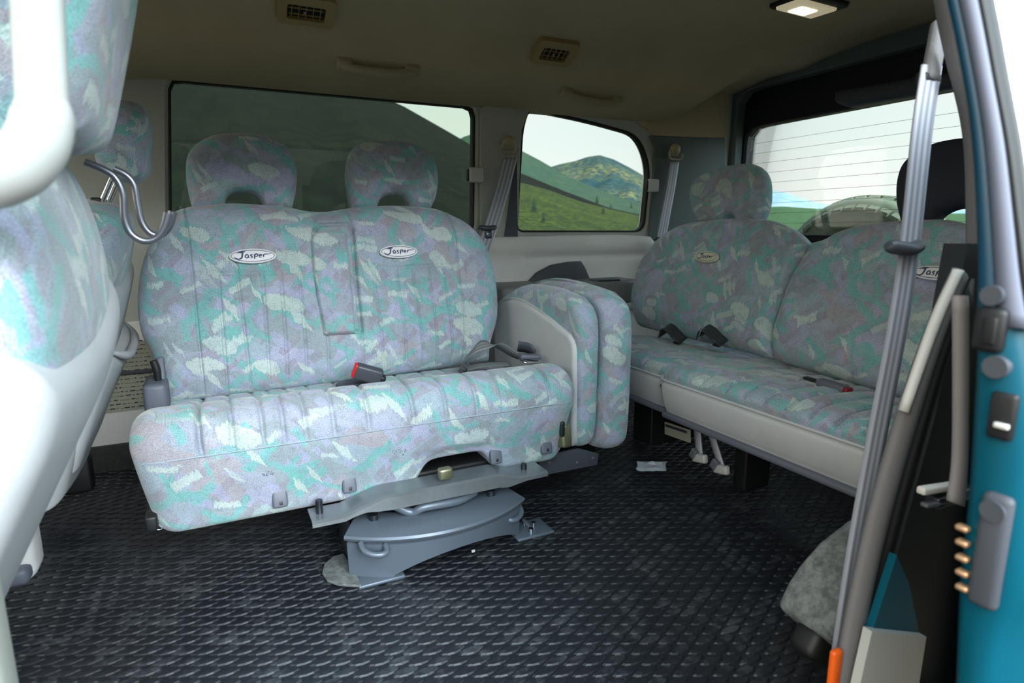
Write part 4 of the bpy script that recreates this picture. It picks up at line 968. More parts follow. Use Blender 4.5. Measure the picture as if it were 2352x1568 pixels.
# armrest shelf with cup holder along the far wall
t = thing('side_shelf', 'dark grey moulded shelf with cup holder along the far wall beside the rear bench', 'shelf', (1.3, 2.05, .5))
prism('shelf_body', [(x, y, .44) for x, y in ((.92, 2.13), (.92, 1.93), (.98, 1.89), (1.25, 1.90), (1.42, 1.92), (1.56, 1.99), (1.56, 2.13))], (0, 0, .092), M_SHELF, t, bevel=.012)
rbox('ashtray_lid', (1.40, 2.0, .534), (.11, .06, .008), .003, M_DPILLAR, t); rbox('ashtray_slot', (1.40, 1.965, .534), (.10, .006, .006), .001, M_BLACK, t)
cpn = P(1215, 662, y=1.99); tube('cup_holder_rim', [cpn+np.array([.075*math.cos(a), .05*math.sin(a), 0]) for a in np.linspace(0, 2*math.pi, 14)], .007, M_DGREY, t, smoothn=3)
tag(prism('speaker_cover', [P(a, b, y=2.118) for a, b in ((1200, 668), (1208, 648), (1230, 625), (1262, 608), (1300, 601), (1330, 599), (1340, 615), (1352, 645), (1354, 668))], (0, -.02, 0), M_DGREY, bevel=.005), 'dark grey quarter-round speaker cover on the pale wall panel', 'speaker cover')
# printed instruction label on the far wall behind the front seats
t = thing('instruction_label', 'cream printed instruction label on the lower wall behind the driver seat', 'label', P(290, 880, y=YW-.01))
pls = prism('label_sheet', [P(a, b, y=YW-.0055) for a, b in ((238, 950), (346, 935), (352, 780), (250, 790))], (0, -.0015, 0), M_LABEL, t)
Vl = []; Fl = []; rr = random.Random(3)
zz = np.linspace(.195, .40, 17)
for z in zz:
    x = -.31
    while x < -.19:
        l = rr.uniform(.003, .014); y_ = YW-.0076; o = len(Vl); hgt = rr.choice((.0022, .0035, .0012))
        Vl += [(x, y_, z), (x+l, y_, z), (x+l, y_, z+hgt), (x, y_, z+hgt)]; Fl.append((o, o+1, o+2, o+3)); x += l+rr.uniform(.001, .006)
mk('printed_text', Vl, Fl, M_INK, pls, smooth=False)
rbox('label_rail', P(300, 855, y=YW-.01), (.20, .006, .012), .002, M_DGREY, t)

#@@FRONT
# ================================================================== FRONT SEATS (seen from behind)
def front_seat(lab, yc, hw, xtop, ztop, pts, hr_spec, pocket, near):
    pass
# frame of a reclined seat back seen from its rear face; u = +y, normal points rearwards (+x)
def back_frame(x_, z_, y_, rec=24): r = math.radians(rec); return frame((x_, y_, z_), (math.sin(r), 0, math.cos(r)), (0, 1, 0))
def seat_outline(w, h, top_r=.09, shoulder=.0, foot=1.0):
    L = cat([(-w*foot, 0), (-w*1.0, h*.3), (-w*.97, h*.65), (-w*.88, h*.86), (-w*.70, h*.965)], 6)
    R = L*np.array([-1, 1]); T = cat([(-w*.70, h*.965), (-w*.35, h*1.0), (0, h*1.01), (w*.35, h*1.0), (w*.70, h*.965)], 6)
    return L, R, [(-w*foot, 0), (w*foot, 0)], T
def dome_headrest(w, h, w0):
    L = cat([(-w*.72, 0), (-w*.9, h*.18), (-w, h*.5), (-w*.9, h*.8), (-w*.62, h*.96)], 6); R = L*np.array([-1, 1])
    T = cat([(-w*.62, h*.96), (0, h*1.02), (w*.62, h*.96)], 6); B = cat([(-w*.72, 0), (0, -.01), (w*.72, 0)], 6); return L, R, B, T
def build_front(lab, yc, xb, zb, h, w, rec, bendk, bend0, hr_, pocket, vh, bow_):
    t = thing('front_seat', lab, 'seat', (xb-.25, yc, 0))
    fr_ = back_frame(xb, zb, yc, rec); O, U, V, Wn = fr_
    L, R, B, T = seat_outline(w, h)
    def bd(v): return -bendk*max(0, v-bend0)**2
    def bend(o):   # lean the upper part forward again
        for vt in o.data.vertices:
            v = (np.array(vt.co)-O)@V; vt.co = Vector(np.array(vt.co)+Wn*bd(v))
        o.data.update(); return o
    def bow(u, v): return bow_*(1-(u/w)**2)
    bend(pillow('backrest', L, R, B, T, O, U, V, Wn, .03, .10, .05, FAB, t, nu=80, nv=90, bulge=bow, Rb=.07))
    hh = h*vh; Lv = cat([(-w*1.01, -.02), (-w*1.015, hh*.5), (-w*1.01, hh*.96)], 6); Rv = Lv*np.array([-1, 1]); Tv = cat([(-w*1.01, hh*.94), (-w*.5, hh*.94), (0, hh*.95), (w*.5, hh*.985), (w*1.01, hh*1.02)], 6); Rv[-1] = Tv[-1]; Lv[-1] = Tv[0]
    bend(pillow('vinyl_cover', Lv, Rv, [(-w*1.01, -.02), (w*1.01, -.02)], Tv, O, U, V, Wn, .042, .105, .045, M_VINYL, t, nu=80, nv=70, bulge=bow, Rb=.07))
    hx, hz, hh_, hw, hrec = hr_
    Hf = frame((hx, yc, hz), (math.sin(math.radians(hrec)), 0, math.cos(math.radians(hrec))), (0, 1, 0))
    pillow('headrest', *dome_headrest(hw, hh_, 0), Hf[0], Hf[1], Hf[2], Hf[3], .040, .055, .045, FAB, t, nu=60, nv=60)
    vb = (hz-zb)/math.cos(math.radians(rec))
    for s in (-.045, .045):
        p1 = np.array([hx-.006, yc+s, hz+.04]); p0 = O+V*(h*.93)+U*s+Wn*(bd(h*.93)-.03); tube('headrest_post', [p0, p1], .0065, M_CHROME, t, smoothn=1)
        rbox('post_guide', O+V*(h*1.0)+U*s+Wn*(bd(h)-.03), (.02, .02, .016), .004, M_BLACK, t)
    if pocket:
        z0, z1, pw_ = pocket
        Lq = cat([(-w*.80, z0), (-w*.95, (z0+z1)/2), (-w*.97, z1)], 6); Rq = Lq*np.array([-1, 1]); Tq = cat([(-w*.97, z1), (0, z1-.035), (w*.97, z1)], 6); Bq = cat([(-w*.80, z0), (0, z0-.02), (w*.80, z0)], 6)
        po = pillow('seat_pocket', Lq, Rq, Bq, Tq, O+Wn*.035, U, V, Wn, pw_, .02, .03, M_VINYL, t, nu=70, nv=60, bulge=lambda u, v: .032*np.clip((v-z0)/(z1-z0), 0, 1)**1.2*(1-(u/w)**4))
        tube('pocket_rim', [O+Wn*(.045+.040*(1-a**4))+U*w*.96*a+V*(z1-.035*(1-abs(a)**1.5)) for a in np.linspace(-1, 1, 13)], [.002, .009, .010, .010, .009, .002], M_VINYL, t, smoothn=3)
    cy_ = yc
    rbox('seat_cushion', (xb-.30, cy_, .30), (.42, w*2*.98, .14), .05, FAB, t); rbox('seat_base', (xb-.36, cy_, .13), (.36, w*1.7, .22), .02, M_DGREY, t)
    return t, fr_
ts, frn = build_front('front passenger seat seen from behind, nearest the camera at the left edge', .825, -.368, .20, .685, .228, 27, 1.8, .40, (-.135, .835, .30, .135, 14), None, .775, .012)
td, frd = build_front('driver seat with a sagging back pocket, behind the nearer front seat', 1.655, -.352, .20, .615, .212, 18, .15, .3, (-.145, .850, .165, .120, 8), (.05, .33, .02), .80, .010)
# visible part of the near seat base and its rail cover
rbox('rail_cover', P(50, 1225, y=1.22)-np.array([.055, 0, 0]), (.15, .08, .15), .02, M_TRIM, ts); rbox('rail_foot', P(45, 1305, y=1.20)-np.array([.055, 0, 0]), (.15, .08, .03), .01, M_GREYP, ts)
rbox('rail_cover', P(150, 1090, y=1.85), (.12, .05, .10), .01, M_BLACK, td)
# two wire coat hooks hanging from the near headrest post
for i, (dx, dy, lab) in enumerate(((0, 0, 'dark metal bag hook on the near headrest post, front one of the pair'), (26, 14, 'dark metal bag hook on the near headrest post, rear one of the pair'))):
    yy = 1.04+.05*i
    pts = [(195, 372), (235, 388), (265, 408), (282, 445), (286, 500), (300, 535), (330, 553), (360, 546), (378, 520), (387, 490)]
    if i: pts = [(262, 388), (290, 402), (308, 425), (316, 470), (326, 510), (345, 535), (370, 540), (388, 520), (397, 486)]
    tag(tube('bag_hook', [P(a, b, y=yy) for a, b in pts], [.005]*8+[.006, .007], M_HOOK, smoothn=5), lab, 'hook', 'bag hooks on the front seat')
# white grab handle on the near door pillar, very close to the lens
D_ = .42
def PD(px, py, d): v = ray(px, py); return CAM+v*d
t = thing('pillar_grab_handle', 'thick white grab handle curving in at the upper left edge', 'handle', PD(40, 300, D_))
tube('grip', [PD(-120, -420, D_), PD(30, -390, D_), PD(74, -300, D_), PD(82, -160, D_), PD(86, 0, D_), PD(94, 160, D_), PD(98, 250, D_)], .0155, M_WHITEP, t, smoothn=5, seg=24)
tube('handle_end', [PD(98, 232, D_), PD(99, 270, D_), PD(84, 330, D_), PD(40, 385, D_), PD(-30, 415, D_), PD(-120, 420, D_)], [.0155, .0185, .0195, .020, .020, .020], M_WHITEP, t, smoothn=6, seg=24)
rbox('upper_bracket', PD(-190, -420, D_), (.06, .06, .06), .015, M_WHITEP, t)
rbox('pillar_bracket', PD(-190, 420, D_), (.06, .06, .06), .015, M_WHITEP, t)
struct(rbox('trim_8', PD(-300, 500, .46), (.07, .07, 1.4), .02, M_PILLAR), 'near door pillar')
struct(rbox('wall_front', (-1.28, 1.3, .35), (.04, 1.8, .75), .01, M_DASH), 'dashboard bulkhead at the front')

#@@NEARRIGHT
# ================================================================== RIGHT FOREGROUND: near rear pillar, belt, sliding door
# inner pillar trim from the roof down
def strip(name, L, Rr, yl, yr, th, m, parent=None, n=40, bev=.003):
    """curved band between two pixel polylines, set at depths yl / yr (y of left and right edge)"""
    a = cat([P(p[0], p[1], y=yl) for p in L], 7); b = cat([P(p[0], p[1], y=yr) for p in Rr], 7); n = len(a)
    V = []; F = []
    for k in range(n):
        w = nrm(b[k]-a[k]); nn = nrm(np.cross(w, [0, 0, 1])); nn = nn if nn@FW > 0 else -nn
        sec = [a[k]+nn*th*.35, a[k]+w*np.linalg.norm(b[k]-a[k])*.12, a[k]*.5+b[k]*.5-nn*th*.25, b[k]-w*np.linalg.norm(b[k]-a[k])*.12, b[k]+nn*th*.35, b[k]+nn*th, a[k]+nn*th]
        V += sec
    m_ = 7
    for k in range(n-1):
        for j in range(m_): F.append((k*m_+j, k*m_+(j+1) % m_, (k+1)*m_+(j+1) % m_, (k+1)*m_+j))
    F.append(tuple(range(m_))); F.append(tuple((n-1)*m_+j for j in range(m_))[::-1])
    return mk(name, V, F, m, parent, recalc=True)
# near rear door pillar (grey inner trim) : upper half
struct(strip('trim_9', [(2118, -160), (2140, 0), (2165, 120), (2206, 300), (2216, 480), (2214, 640), (2200, 660)], [(2150, -160), (2176, 0), (2206, 120), (2242, 300), (2256, 480), (2254, 640), (2236, 680)], .50, .48, .006, M_NTRIM), 'grey trim of the near rear door pillar')
# weatherstrip running down and forward along the door opening
ws = strip('trim_10', [(2205, 615), (2150, 740), (2080, 940), (2010, 1180), (1960, 1400), (1915, 1640)], [(2228, 640), (2178, 760), (2118, 950), (2052, 1180), (2002, 1400), (1960, 1640)], .445, .44, .012, M_NTRIM)
struct(ws, 'pale grey door opening trim running down to the sill')
struct(strip('trim_highlight', [(2202, 618), (2146, 742), (2075, 944)], [(2218, 622), (2162, 750), (2090, 950)], .442, .44, .008, M_TRIM), 'highlight on the door opening trim, made as a paler strip')  # edge highlight painted in as a separate lighter strip
struct(strip('trim_11', [(2226, 640), (2176, 770), (2118, 960), (2054, 1190), (2004, 1400), (1962, 1640)], [(2222, 730), (2190, 800), (2140, 970), (2080, 1190), (2028, 1400), (1990, 1640)], .455, .45, .010, M_BLACKR), 'black rubber door seal along the grey opening trim')
# body jamb: teal recess behind the seal, its shade painted in as near-black
struct(prism('wall_left_jamb', [P(a, b, y=.47) for a, b in ((2222, 560), (2330, 560), (2360, 1700), (1985, 1700), (2040, 1350), (2150, 950))], (0, .03, 0), M_BLUEW), 'body jamb behind the sliding door, shade painted into its colour')
struct(prism('trim_12', [P(a, b, y=.43) for a, b in ((2060, 1275), (2088, 1340), (2112, 1455), (2003, 1452), (2020, 1400))], (0, .01, 0), M_TEAL), 'teal painted lower door jamb')
struct(prism('trim_13', [P(a, b, y=.42) for a, b in ((2003, 1450), (2128, 1462), (2100, 1640), (1960, 1640))], (0, .012, 0), M_WHITEP), 'white sill step end')
rail = thing('door_rail', 'pale metal guide rail of the sliding door between body and door edge', 'rail', P(2160, 1130, y=.42))
rbox('upper_rail', P(2158, 1120, y=.42), (.085, .012, .010), .003, M_TRIM, rail, rot=(0, 6, 0)); rbox('lower_rail', P(2165, 1152, y=.42), (.085, .010, .006), .002, M_GREYP, rail, rot=(0, 6, 0)); rbox('roller_arm', P(2185, 1137, y=.425), (.09, .02, .016), .003, M_STEEL, rail)
# amber reflector at the foot of the belt
tag(rbox('side_reflector', P(1914, 1560, y=.45), (.018, .01, .09), .004, M_AMBER), 'small amber reflector at the foot of the near belt', 'reflector')
# wheel arch with carpet cover
tag(prism('wheel_arch_cover', [P(a, b, y=.62) for a, b in ((1915, 1590), (1880, 1520), (1850, 1480), (1822, 1425), (1780, 1390), (1806, 1335), (1836, 1290), (1880, 1240), (1945, 1190), (2000, 1165), (2050, 1165), (2120, 1590))], (0, -.10, 0), M_CARPET, bevel=.012), 'grey carpeted wheel arch cover behind the near belt', 'wheel arch')
tag(rbox('arch_floor_trim', P(1860, 1500, y=.56)+np.array([.03, .0, .0]), (.12, .05, .05), .015, M_BLACKR, rot=(0, 35, 0)), 'black rubber edge at the foot of the carpeted wheel arch', 'trim')
# near shoulder belt
t = shoulder('grey shoulder belt hanging close to the camera at the right, by the open door', .52, 0, (2140, 120), [(2140, 150, .515), (2118, 300, .505), (2090, 560, .50), (2060, 760, .49), (2015, 1000, .48), (1965, 1280, .475), (1915, 1620, .47)], .043, (2080, 566, .495), M_NTRIM, tongue=False, near=True)

# sliding door, slid back: its front edge and outer skin
door2 = bpy.data.objects.new('door_2', None); COL.objects.link(door2); door2.location = (.6, .27, .1); struct(door2, 'open teal sliding door seen on its front edge')
XE = .56
inner = [(2146, -160), (2178, 0), (2200, 100), (2234, 300), (2250, 560), (2250, 700), (2238, 950), (2225, 1150), (2205, 1350), (2192, 1700)]
outer = [(2200, -160), (2222, 0), (2266, 250), (2306, 560), (2322, 700), (2346, 850), (2356, 1000), (2348, 1150), (2335, 1350), (2290, 1480), (2262, 1700)]
A_ = resample(cat([P(a, b, x=XE) for a, b in inner], 6), 60); B_ = resample(cat([P(a, b, x=XE) for a, b in outer], 6), 60)
# resample on common z
zs = np.linspace(A_[:, 2].max(), max(A_[:, 2].min(), B_[:, 2].min()), 60)
yi = np.interp(zs[::-1], A_[::-1, 2], A_[::-1, 1])[::-1]; yo = np.interp(zs[::-1], B_[::-1, 2], B_[::-1, 1])[::-1]
V = []; F = []
def door_sec(z, a, b): return [(XE, a, z), (XE-.004, (a*.8+b*.2), z), (XE-.004, (a*.2+b*.8), z), (XE+.004, b, z), (XE+.03, b-.012, z), (XE+1.1, b-.012, z), (XE+1.1, a, z)]
nz = len(zs); zlow = zs[-1]; zsA = np.concatenate([zs, [zlow-.25]]); yi = np.append(yi, yi[-1]); yo = np.append(yo, yo[-1])
O2 = resample(cat([P(a, b, x=XE) for a, b in [(2172, -160), (2206, 0), (2227, 100), (2262, 300), (2280, 500), (2292, 700), (2300, 900), (2300, 1700)]], 6), 60)
yo2 = np.interp(zs[::-1], O2[::-1, 2], O2[::-1, 1])[::-1]
zw = P(2320, 750, x=XE)[2]
for z, a, b in zip(zsA, yi, yo): V += door_sec(z, a, b)
m_ = 7
for k in range(len(zsA)-1):
    if zsA[k] <= zw+.004:
        for j in range(m_): F.append((k*m_+j, k*m_+(j+1) % m_, (k+1)*m_+(j+1) % m_, (k+1)*m_+j))
lo = mk('door_body', V, F, M_TEAL, door2, recalc=True)
# upper: narrow teal edge, silver frame, window pane
def band(name, f0, f1, xa, xb, m, z0, z1, dy=0):
    V = []; F = []; n = 30
    for z in np.linspace(z0, z1, n):
        a = np.interp(z, zs[::-1], yi[:nz][::-1]); b = np.interp(z, zs[::-1], yo2[::-1]); ya = a+(b-a)*f0+dy; yb = a+(b-a)*f1+dy
        V += [(xa, ya, z), (xa-.002, ya*.5+yb*.5, z), (xa, yb, z), (xb, yb, z), (xb, ya, z)]
    for k in range(n-1):
        for j in range(5): F.append((k*5+j, k*5+(j+1) % 5, (k+1)*5+(j+1) % 5, (k+1)*5+j))
    F.append((0, 1, 2, 3, 4)); F.append(tuple((n-1)*5+j for j in (4, 3, 2, 1, 0)))
    return mk(name, V, F, m, door2, recalc=True)
zt2 = zs[0]
band('door_edge_panel', -.15, 1.0, XE, XE+.06, M_TEALD, zw-.002, zt2)
band('window_frame', 1.0, 2.35, XE-.002, XE+.05, M_SILVER, zw+.0, zt2)
band('frame_seal', 2.35, 2.75, XE+.002, XE+.03, M_BLACKR, zw, zt2)
gl_m = mat('door_glass', (246, 248, 255), .03, .0, spec=1.0); gl_m.node_tree.nodes['Principled BSDF'].inputs['Metallic'].default_value = .9
band('door_pane', 2.55, 2.85, XE+.02, XE+1.0, gl_m, zw, zt2)
# details on the door edge face
def on_edge(px, py, dx=-.006): return P(px, py, x=XE+dx)
def oval(px, py, ry_, rz_, th, m, name):
    c = on_edge(px, py); tube(name, [c+np.array([.004, 0, 0]), c+np.array([-th, 0, 0])], ry_, m, door2, seg=24, smoothn=1)
oval(2282, 678, .008, .008, .004, M_DGREY, 'bolt_head'); oval(2290, 842, .009, .009, .004, M_DGREY, 'bolt_head')
rbox('latch', on_edge(2275, 757), (.012, .022, .036), .005, M_BLACK, door2); rbox('latch_mouth', on_edge(2272, 760, -.013), (.004, .010, .022), .002, M_BLACKR, door2)
rbox('striker', on_edge(2303, 955), (.008, .018, .038), .003, M_BLACK, door2); rbox('striker_pin', on_edge(2300, 978, -.012), (.004, .010, .004), .001, M_TRIM, door2)
rbox('contact_block', on_edge(2276, 1265), (.012, .022, .100), .008, M_DGREY, door2); oval(2290, 1170, .009, .009, .008, M_DGREY, 'contact_cap')
for py in (1212, 1246, 1281, 1315, 1349): rbox('contact_pin', on_edge(2212, py, -.008), (.008, .010, .005), .002, M_COPPER, door2)
struct(strip('trim_14', [(2207, 680), (2207, 900), (2204, 1060), (2192, 1155)], [(2228, 680), (2228, 900), (2226, 1060), (2220, 1165)], .33, .33, .008, M_SEAL), 'pale vertical seal strip beside the sliding door edge')

#@@REAROUT
# housing at the top of the rear window and spare tyre outside
t = thing('rear_wiper_housing', 'dark housing hanging below the top frame of the rear window', 'housing', P(2020, 210, x=2.12))
pillow('housing_cover', cat([P(a, b, x=2.15)[[1, 2]]*np.array([-1, 1]) for a, b in ((1955, 248), (1925, 236), (1924, 210))], 5), cat([P(a, b, x=2.15)[[1, 2]]*np.array([-1, 1]) for a, b in ((2200, 205), (2200, 160))], 5),
       [P(a, b, x=2.15)[[1, 2]]*np.array([-1, 1]) for a, b in ((1955, 248), (2200, 205))], [P(a, b, x=2.15)[[1, 2]]*np.array([-1, 1]) for a, b in ((1924, 210), (2200, 160))], (2.15, 0, 0), (0, -1, 0), (0, 0, 1), (-1, 0, 0), .03, .06, .03, M_DGREY, t, nu=50, nv=20)
def tyre():
    c = np.array([2.50, 1.66, .455]); R0 = .405; t = thing('spare_tyre', 'olive black spare tyre mounted outside the rear window', 'tyre', c)
    n = 96; sec = [(-.085, .26), (-.10, .30), (-.105, .35), (-.092, .385), (-.075, .40), (0, .406), (.075, .40), (.092, .385), (.105, .35), (.10, .30), (.085, .26)]
    V = []; F = []; m = len(sec)
    for k in range(n):
        a = 2*math.pi*k/n
        for x, r in sec: V.append((c[0]+x, c[1]+r*math.cos(a), c[2]+r*math.sin(a)))
    for k in range(n):
        k2 = (k+1) % n
        for j in range(m-1): F.append((k*m+j, k*m+j+1, k2*m+j+1, k2*m+j))
        F.append((k*m+m-1, k*m, k2*m, k2*m+m-1))
    mk('carcass', V, F, M_TIRE, t, recalc=True)
    V = []; F = []
    for k in range(44):
        for row, (xa, xb, da) in enumerate(((-.112, -.045, .0), (-.038, .038, .5), (.045, .112, 0))):
            a0 = 2*math.pi*(k+da)/44; a1 = a0+2*math.pi/44*.72
            for q_ in (0,):
                o = len(V)
                for (aa, rr) in ((a0, .398), (a0, .414), (a1, .414), (a1, .398)):
                    for x in (xa, xb):
                        rj = rr-(.050 if abs(x) > .09 else 0); sk = .04*(x-xa)/(xb-xa)
                        V.append((c[0]+x, c[1]+rj*math.cos(aa+sk), c[2]+rj*math.sin(aa+sk)))
                F += [(o+2, o+3, o+5, o+4), (o, o+1, o+3, o+2), (o+4, o+5, o+7, o+6), (o, o+2, o+4, o+6), (o+1, o+7, o+5, o+3)]
    mk('tread', V, F, M_TIRE, t, smooth=False, recalc=True)
    rbox('wheel_carrier', c+np.array([-.14, 0, 0]), (.20, .16, .16), .02, M_BLACK, t)
    tube('rim', [c+np.array([-.05, 0, 0]), c+np.array([.05, 0, 0])], .262, M_PLATE, t, seg=48, smoothn=1)
tyre()
struct(rbox('trim_15', (2.2, 1.3, .685), (.05, 1.66, .05), .012, M_BLACKR), 'black ledge under the rear window')

#@@OUTSIDE
# ================================================================== LANDSCAPE
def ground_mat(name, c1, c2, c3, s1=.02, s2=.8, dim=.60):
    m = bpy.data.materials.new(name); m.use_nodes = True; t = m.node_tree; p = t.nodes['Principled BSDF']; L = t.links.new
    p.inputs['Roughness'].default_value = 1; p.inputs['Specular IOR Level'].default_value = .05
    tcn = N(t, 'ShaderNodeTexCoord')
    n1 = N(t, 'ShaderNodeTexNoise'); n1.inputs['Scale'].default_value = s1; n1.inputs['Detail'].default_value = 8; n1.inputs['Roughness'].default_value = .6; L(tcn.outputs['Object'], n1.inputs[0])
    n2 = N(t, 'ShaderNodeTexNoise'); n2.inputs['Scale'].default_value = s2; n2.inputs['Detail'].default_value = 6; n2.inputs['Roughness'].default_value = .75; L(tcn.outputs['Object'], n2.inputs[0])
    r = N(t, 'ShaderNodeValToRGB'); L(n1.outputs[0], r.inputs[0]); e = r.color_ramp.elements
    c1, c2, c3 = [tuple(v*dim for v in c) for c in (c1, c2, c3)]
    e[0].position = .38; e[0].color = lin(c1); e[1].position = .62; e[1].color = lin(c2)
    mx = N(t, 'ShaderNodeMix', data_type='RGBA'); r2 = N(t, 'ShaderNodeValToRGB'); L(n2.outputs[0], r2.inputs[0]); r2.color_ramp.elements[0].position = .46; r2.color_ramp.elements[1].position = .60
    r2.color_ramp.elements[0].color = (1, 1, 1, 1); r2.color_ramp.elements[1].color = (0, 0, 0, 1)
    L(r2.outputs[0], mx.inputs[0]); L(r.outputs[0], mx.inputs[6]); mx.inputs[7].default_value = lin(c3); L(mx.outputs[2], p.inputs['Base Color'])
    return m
ZG = -.55
def hill(name, ridge, D, r0, z0, mat_, lab, rough=.02, n=120, m=40, curve=1.4, back=1.3, seed=1, zoff=0):
    """ridge: photo pixels of the skyline; the hill stands between r0 and D metres away and falls off behind"""
    R_ = np.array(ridge, float); V = []; F = []; g = np.random.default_rng(seed)
    px = np.linspace(R_[0, 0], R_[-1, 0], n); py = np.interp(px, R_[:, 0], R_[:, 1])
    ph = g.uniform(0, 6.28, 8)
    for i in range(n):
        d = ray(px[i], py[i]); hd = math.hypot(d[0], d[1]); u = d/hd; zr = CAM[2]+D*u[2]
        for j in range(m+6):
            s = j/(m-1)
            if s <= 1: r = r0+(D-r0)*s; z = z0+(zr-z0)*s**curve
            else: r = D*(1+(s-1)*2.5*back); z = zr-(zr-z0)*min(1, (s-1)*5)**1.2
            lump = rough*(zr-z0)*(math.sin(r*.11*40/D+px[i]*.02+ph[0])*.5+math.sin(px[i]*.043+r*7/D+ph[1])*.35+math.sin(px[i]*.11-r*19/D+ph[2])*.2)*max(0, math.sin(math.pi*min(1, s)))
            V.append((u[0]*r, u[1]*r, z+lump))
    k = m+6
    for i in range(n-1):
        for j in range(k-1): F.append((i*k+j, (i+1)*k+j, (i+1)*k+j+1, i*k+j+1))
    o = mk(name, V, F, mat_, recalc=False); return struct(o, lab)
g_m = ground_mat('meadow_grass', (74, 90, 34), (104, 118, 42), (40, 54, 28), .25, 3.0, .66)
g_dark = ground_mat('dark_slope', (20, 26, 14), (28, 33, 17), (14, 18, 11), .03, .3)
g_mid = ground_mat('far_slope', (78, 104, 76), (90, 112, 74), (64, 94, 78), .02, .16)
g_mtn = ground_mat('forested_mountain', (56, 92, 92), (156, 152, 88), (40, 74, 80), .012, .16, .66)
g_haze = ground_mat('hazy_mountain', (150, 178, 196), (222, 216, 176), (132, 164, 184), .004, .02, .80)  # distance haze painted into these pale colours
g_field = ground_mat('green_field', (92, 128, 82), (108, 138, 80), (62, 100, 66), .05, .8, .66)
struct(mk('ground', [(-300, -300, ZG), (400, -300, ZG), (400, 300, ZG), (-300, 300, ZG)], [(0, 1, 2, 3)], g_m, smooth=False), 'green meadow around the van')
struct(mk('warm_bounce_pad', [(-9, -14, ZG+.02), (10, -14, ZG+.02), (10, 5, ZG+.02), (-9, 5, ZG+.02)], [(0, 1, 2, 3)], ground_mat('warm_bounce_ground', (142, 122, 98), (158, 138, 114), (112, 98, 80), 2, 14), smooth=False), 'unseen brown ground added to bounce warm light into the van')  # added brown ground, turns the bounced light from green to warm
hill('near_slope', [(-900, -100), (-300, 30), (200, 100), (560, 150), (850, 213), (920, 240), (1040, 308), (1090, 338), (1190, 395), (1300, 440), (1400, 478), (1600, 520)], 170, 4, ZG-.2, g_dark, 'dark green slope falling across the large side window', seed=2, curve=1.15)
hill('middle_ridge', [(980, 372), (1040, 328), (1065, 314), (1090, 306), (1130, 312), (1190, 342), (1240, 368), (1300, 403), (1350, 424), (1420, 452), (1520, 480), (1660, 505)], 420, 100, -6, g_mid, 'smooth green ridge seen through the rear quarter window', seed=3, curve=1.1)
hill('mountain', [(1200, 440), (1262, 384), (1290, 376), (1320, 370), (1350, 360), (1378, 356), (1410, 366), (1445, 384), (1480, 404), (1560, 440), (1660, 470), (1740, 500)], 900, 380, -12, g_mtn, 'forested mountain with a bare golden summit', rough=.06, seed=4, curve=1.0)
hill('meadow_slope', [(1125, 470), (1150, 430), (1190, 418), (1260, 436), (1330, 462), (1400, 480), (1480, 497), (1560, 505), (1700, 512)], 70, 6, ZG, g_m, 'bright grassy slope in front of the ridge', seed=5, curve=1.2, rough=.01)
hill('far_range', [(1600, 470), (1700, 440), (1765, 437), (1800, 442), (1850, 458), (1890, 469), (1960, 466), (2080, 452), (2200, 462), (2400, 455), (2900, 470)], 2500, 1200, -10, g_haze, 'pale hazy mountain range seen through the rear window', seed=6, rough=.05)
hill('field', [(1500, 492), (1700, 478), (1800, 474), (1860, 478), (2000, 486), (2300, 492), (2900, 500)], 260, 20, ZG, g_field, 'green field seen through the rear window', seed=7)
# slope on the photographer's side, mirrored in the glass
V = []; F = []; n = 60
for i in range(n):
    a = math.radians(200+140*i/(n-1))
    for j in range(12): r = 14+60*j/11; z = ZG+(14+3*math.sin(i*.4))*(j/11)**1.2; V.append((r*math.cos(a), r*math.sin(a), z))
for i in range(n-1):
    for j in range(11): F.append((i*12+j, (i+1)*12+j, (i+1)*12+j+1, i*12+j+1))
struct(mk('near_side_slope', V, F, ground_mat('dry_slope', (78, 76, 46), (98, 88, 66), (58, 62, 42), .3, 2), recalc=False), 'grassy slope behind the photographer')
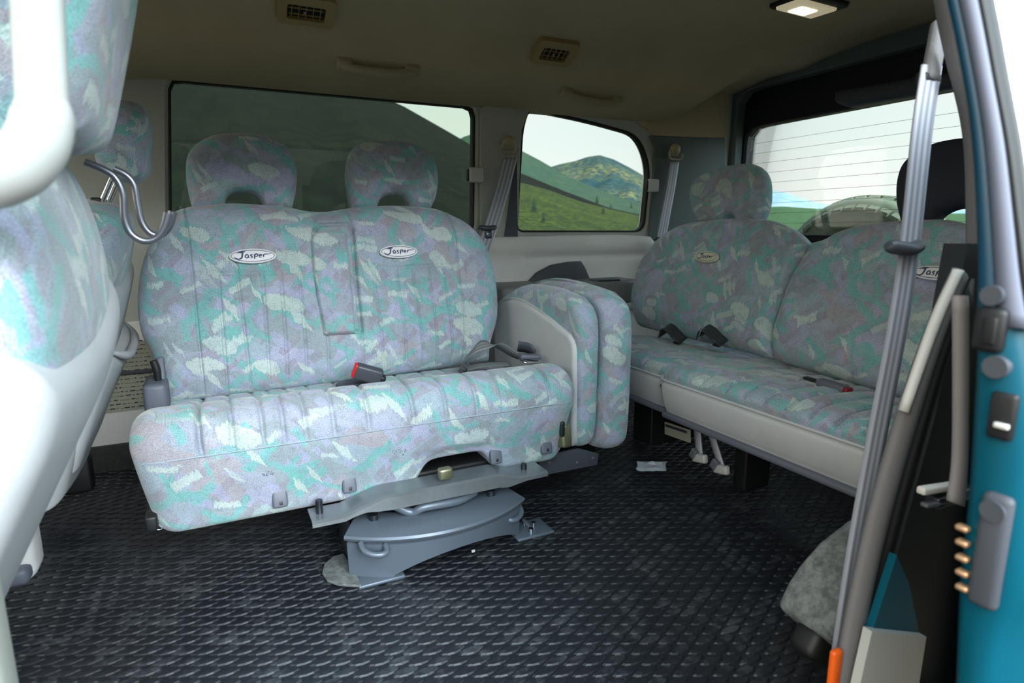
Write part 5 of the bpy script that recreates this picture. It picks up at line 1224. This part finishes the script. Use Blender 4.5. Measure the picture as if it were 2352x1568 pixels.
# small conifers on the meadow
M_CON = mat('conifer_needles', (26, 44, 26), 1); M_TRUNK = mat('conifer_trunk', (60, 46, 34), 1)
from mathutils.bvhtree import BVHTree
vv, ff = [], []
for nm in ('near_slope', 'meadow_slope', 'middle_ridge'):
    me = bpy.data.objects[nm].data; o_ = len(vv); vv += [v.co.copy() for v in me.vertices]; ff += [tuple(i+o_ for i in p.vertices) for p in me.polygons]
TERR = BVHTree.FromPolygons(vv, ff)
def conifer(px, py, hpx, D, lab, seed):
    d = ray(px, py); hit = TERR.ray_cast(Vector(CAM), Vector(d).normalized())[0]
    if hit is None: hit = Vector(CAM+d/math.hypot(d[0], d[1])*D)
    base = np.array(hit); D = math.hypot(base[0], base[1]); H = hpx/1425*D*1.1; rr = random.Random(seed)
    t = thing('conifer', lab, 'tree', base, 'small conifers on the meadow slope'); V = []; F = []
    for L_ in range(9):
        f = L_/9; z0 = H*(.08+.86*f); rad = H*.27*(1-f)**.9+.03*H; n = 9; o = len(V); V.append(base+np.array([0, 0, z0+H*.16]))
        for k in range(n*2):
            a = math.pi*k/n+rr.uniform(-.1, .1); q = rad*(1 if k % 2 else .62)*rr.uniform(.8, 1.15); V.append(base+np.array([q*math.cos(a), q*math.sin(a), z0-H*.02*(k % 2)+rr.uniform(-.01, .01)*H]))
        for k in range(n*2): F.append((o, o+1+k, o+1+(k+1) % (2*n)))
        F.append(tuple(o+1+k for k in range(2*n))[::-1])
    mk('foliage', V, F, M_CON, t, smooth=False); tube('trunk', [base-np.array([0, 0, .2]), base+np.array([0, 0, H*.5])], H*.025, M_TRUNK, t, smoothn=1, seg=6)
for i, (px, py, hp, D, lab) in enumerate(((1227, 487, 31, 40, 'dark conifer on the meadow, leftmost and tallest in the quarter window'), (1248, 511, 24, 34, 'small conifer just below and right of the tallest one'), (1386, 491, 19, 46, 'small conifer on the meadow crest right of the middle of the quarter window'),
     (1371, 468, 18, 66, 'small conifer on the slope behind the crest, above the others'), (1403, 478, 10, 70, 'tiny conifer between the crest and the dark slope'), (1450, 478, 11, 74, 'tiny conifer at the right end of the dark slope'))): conifer(px, py, hp, D, lab, i)
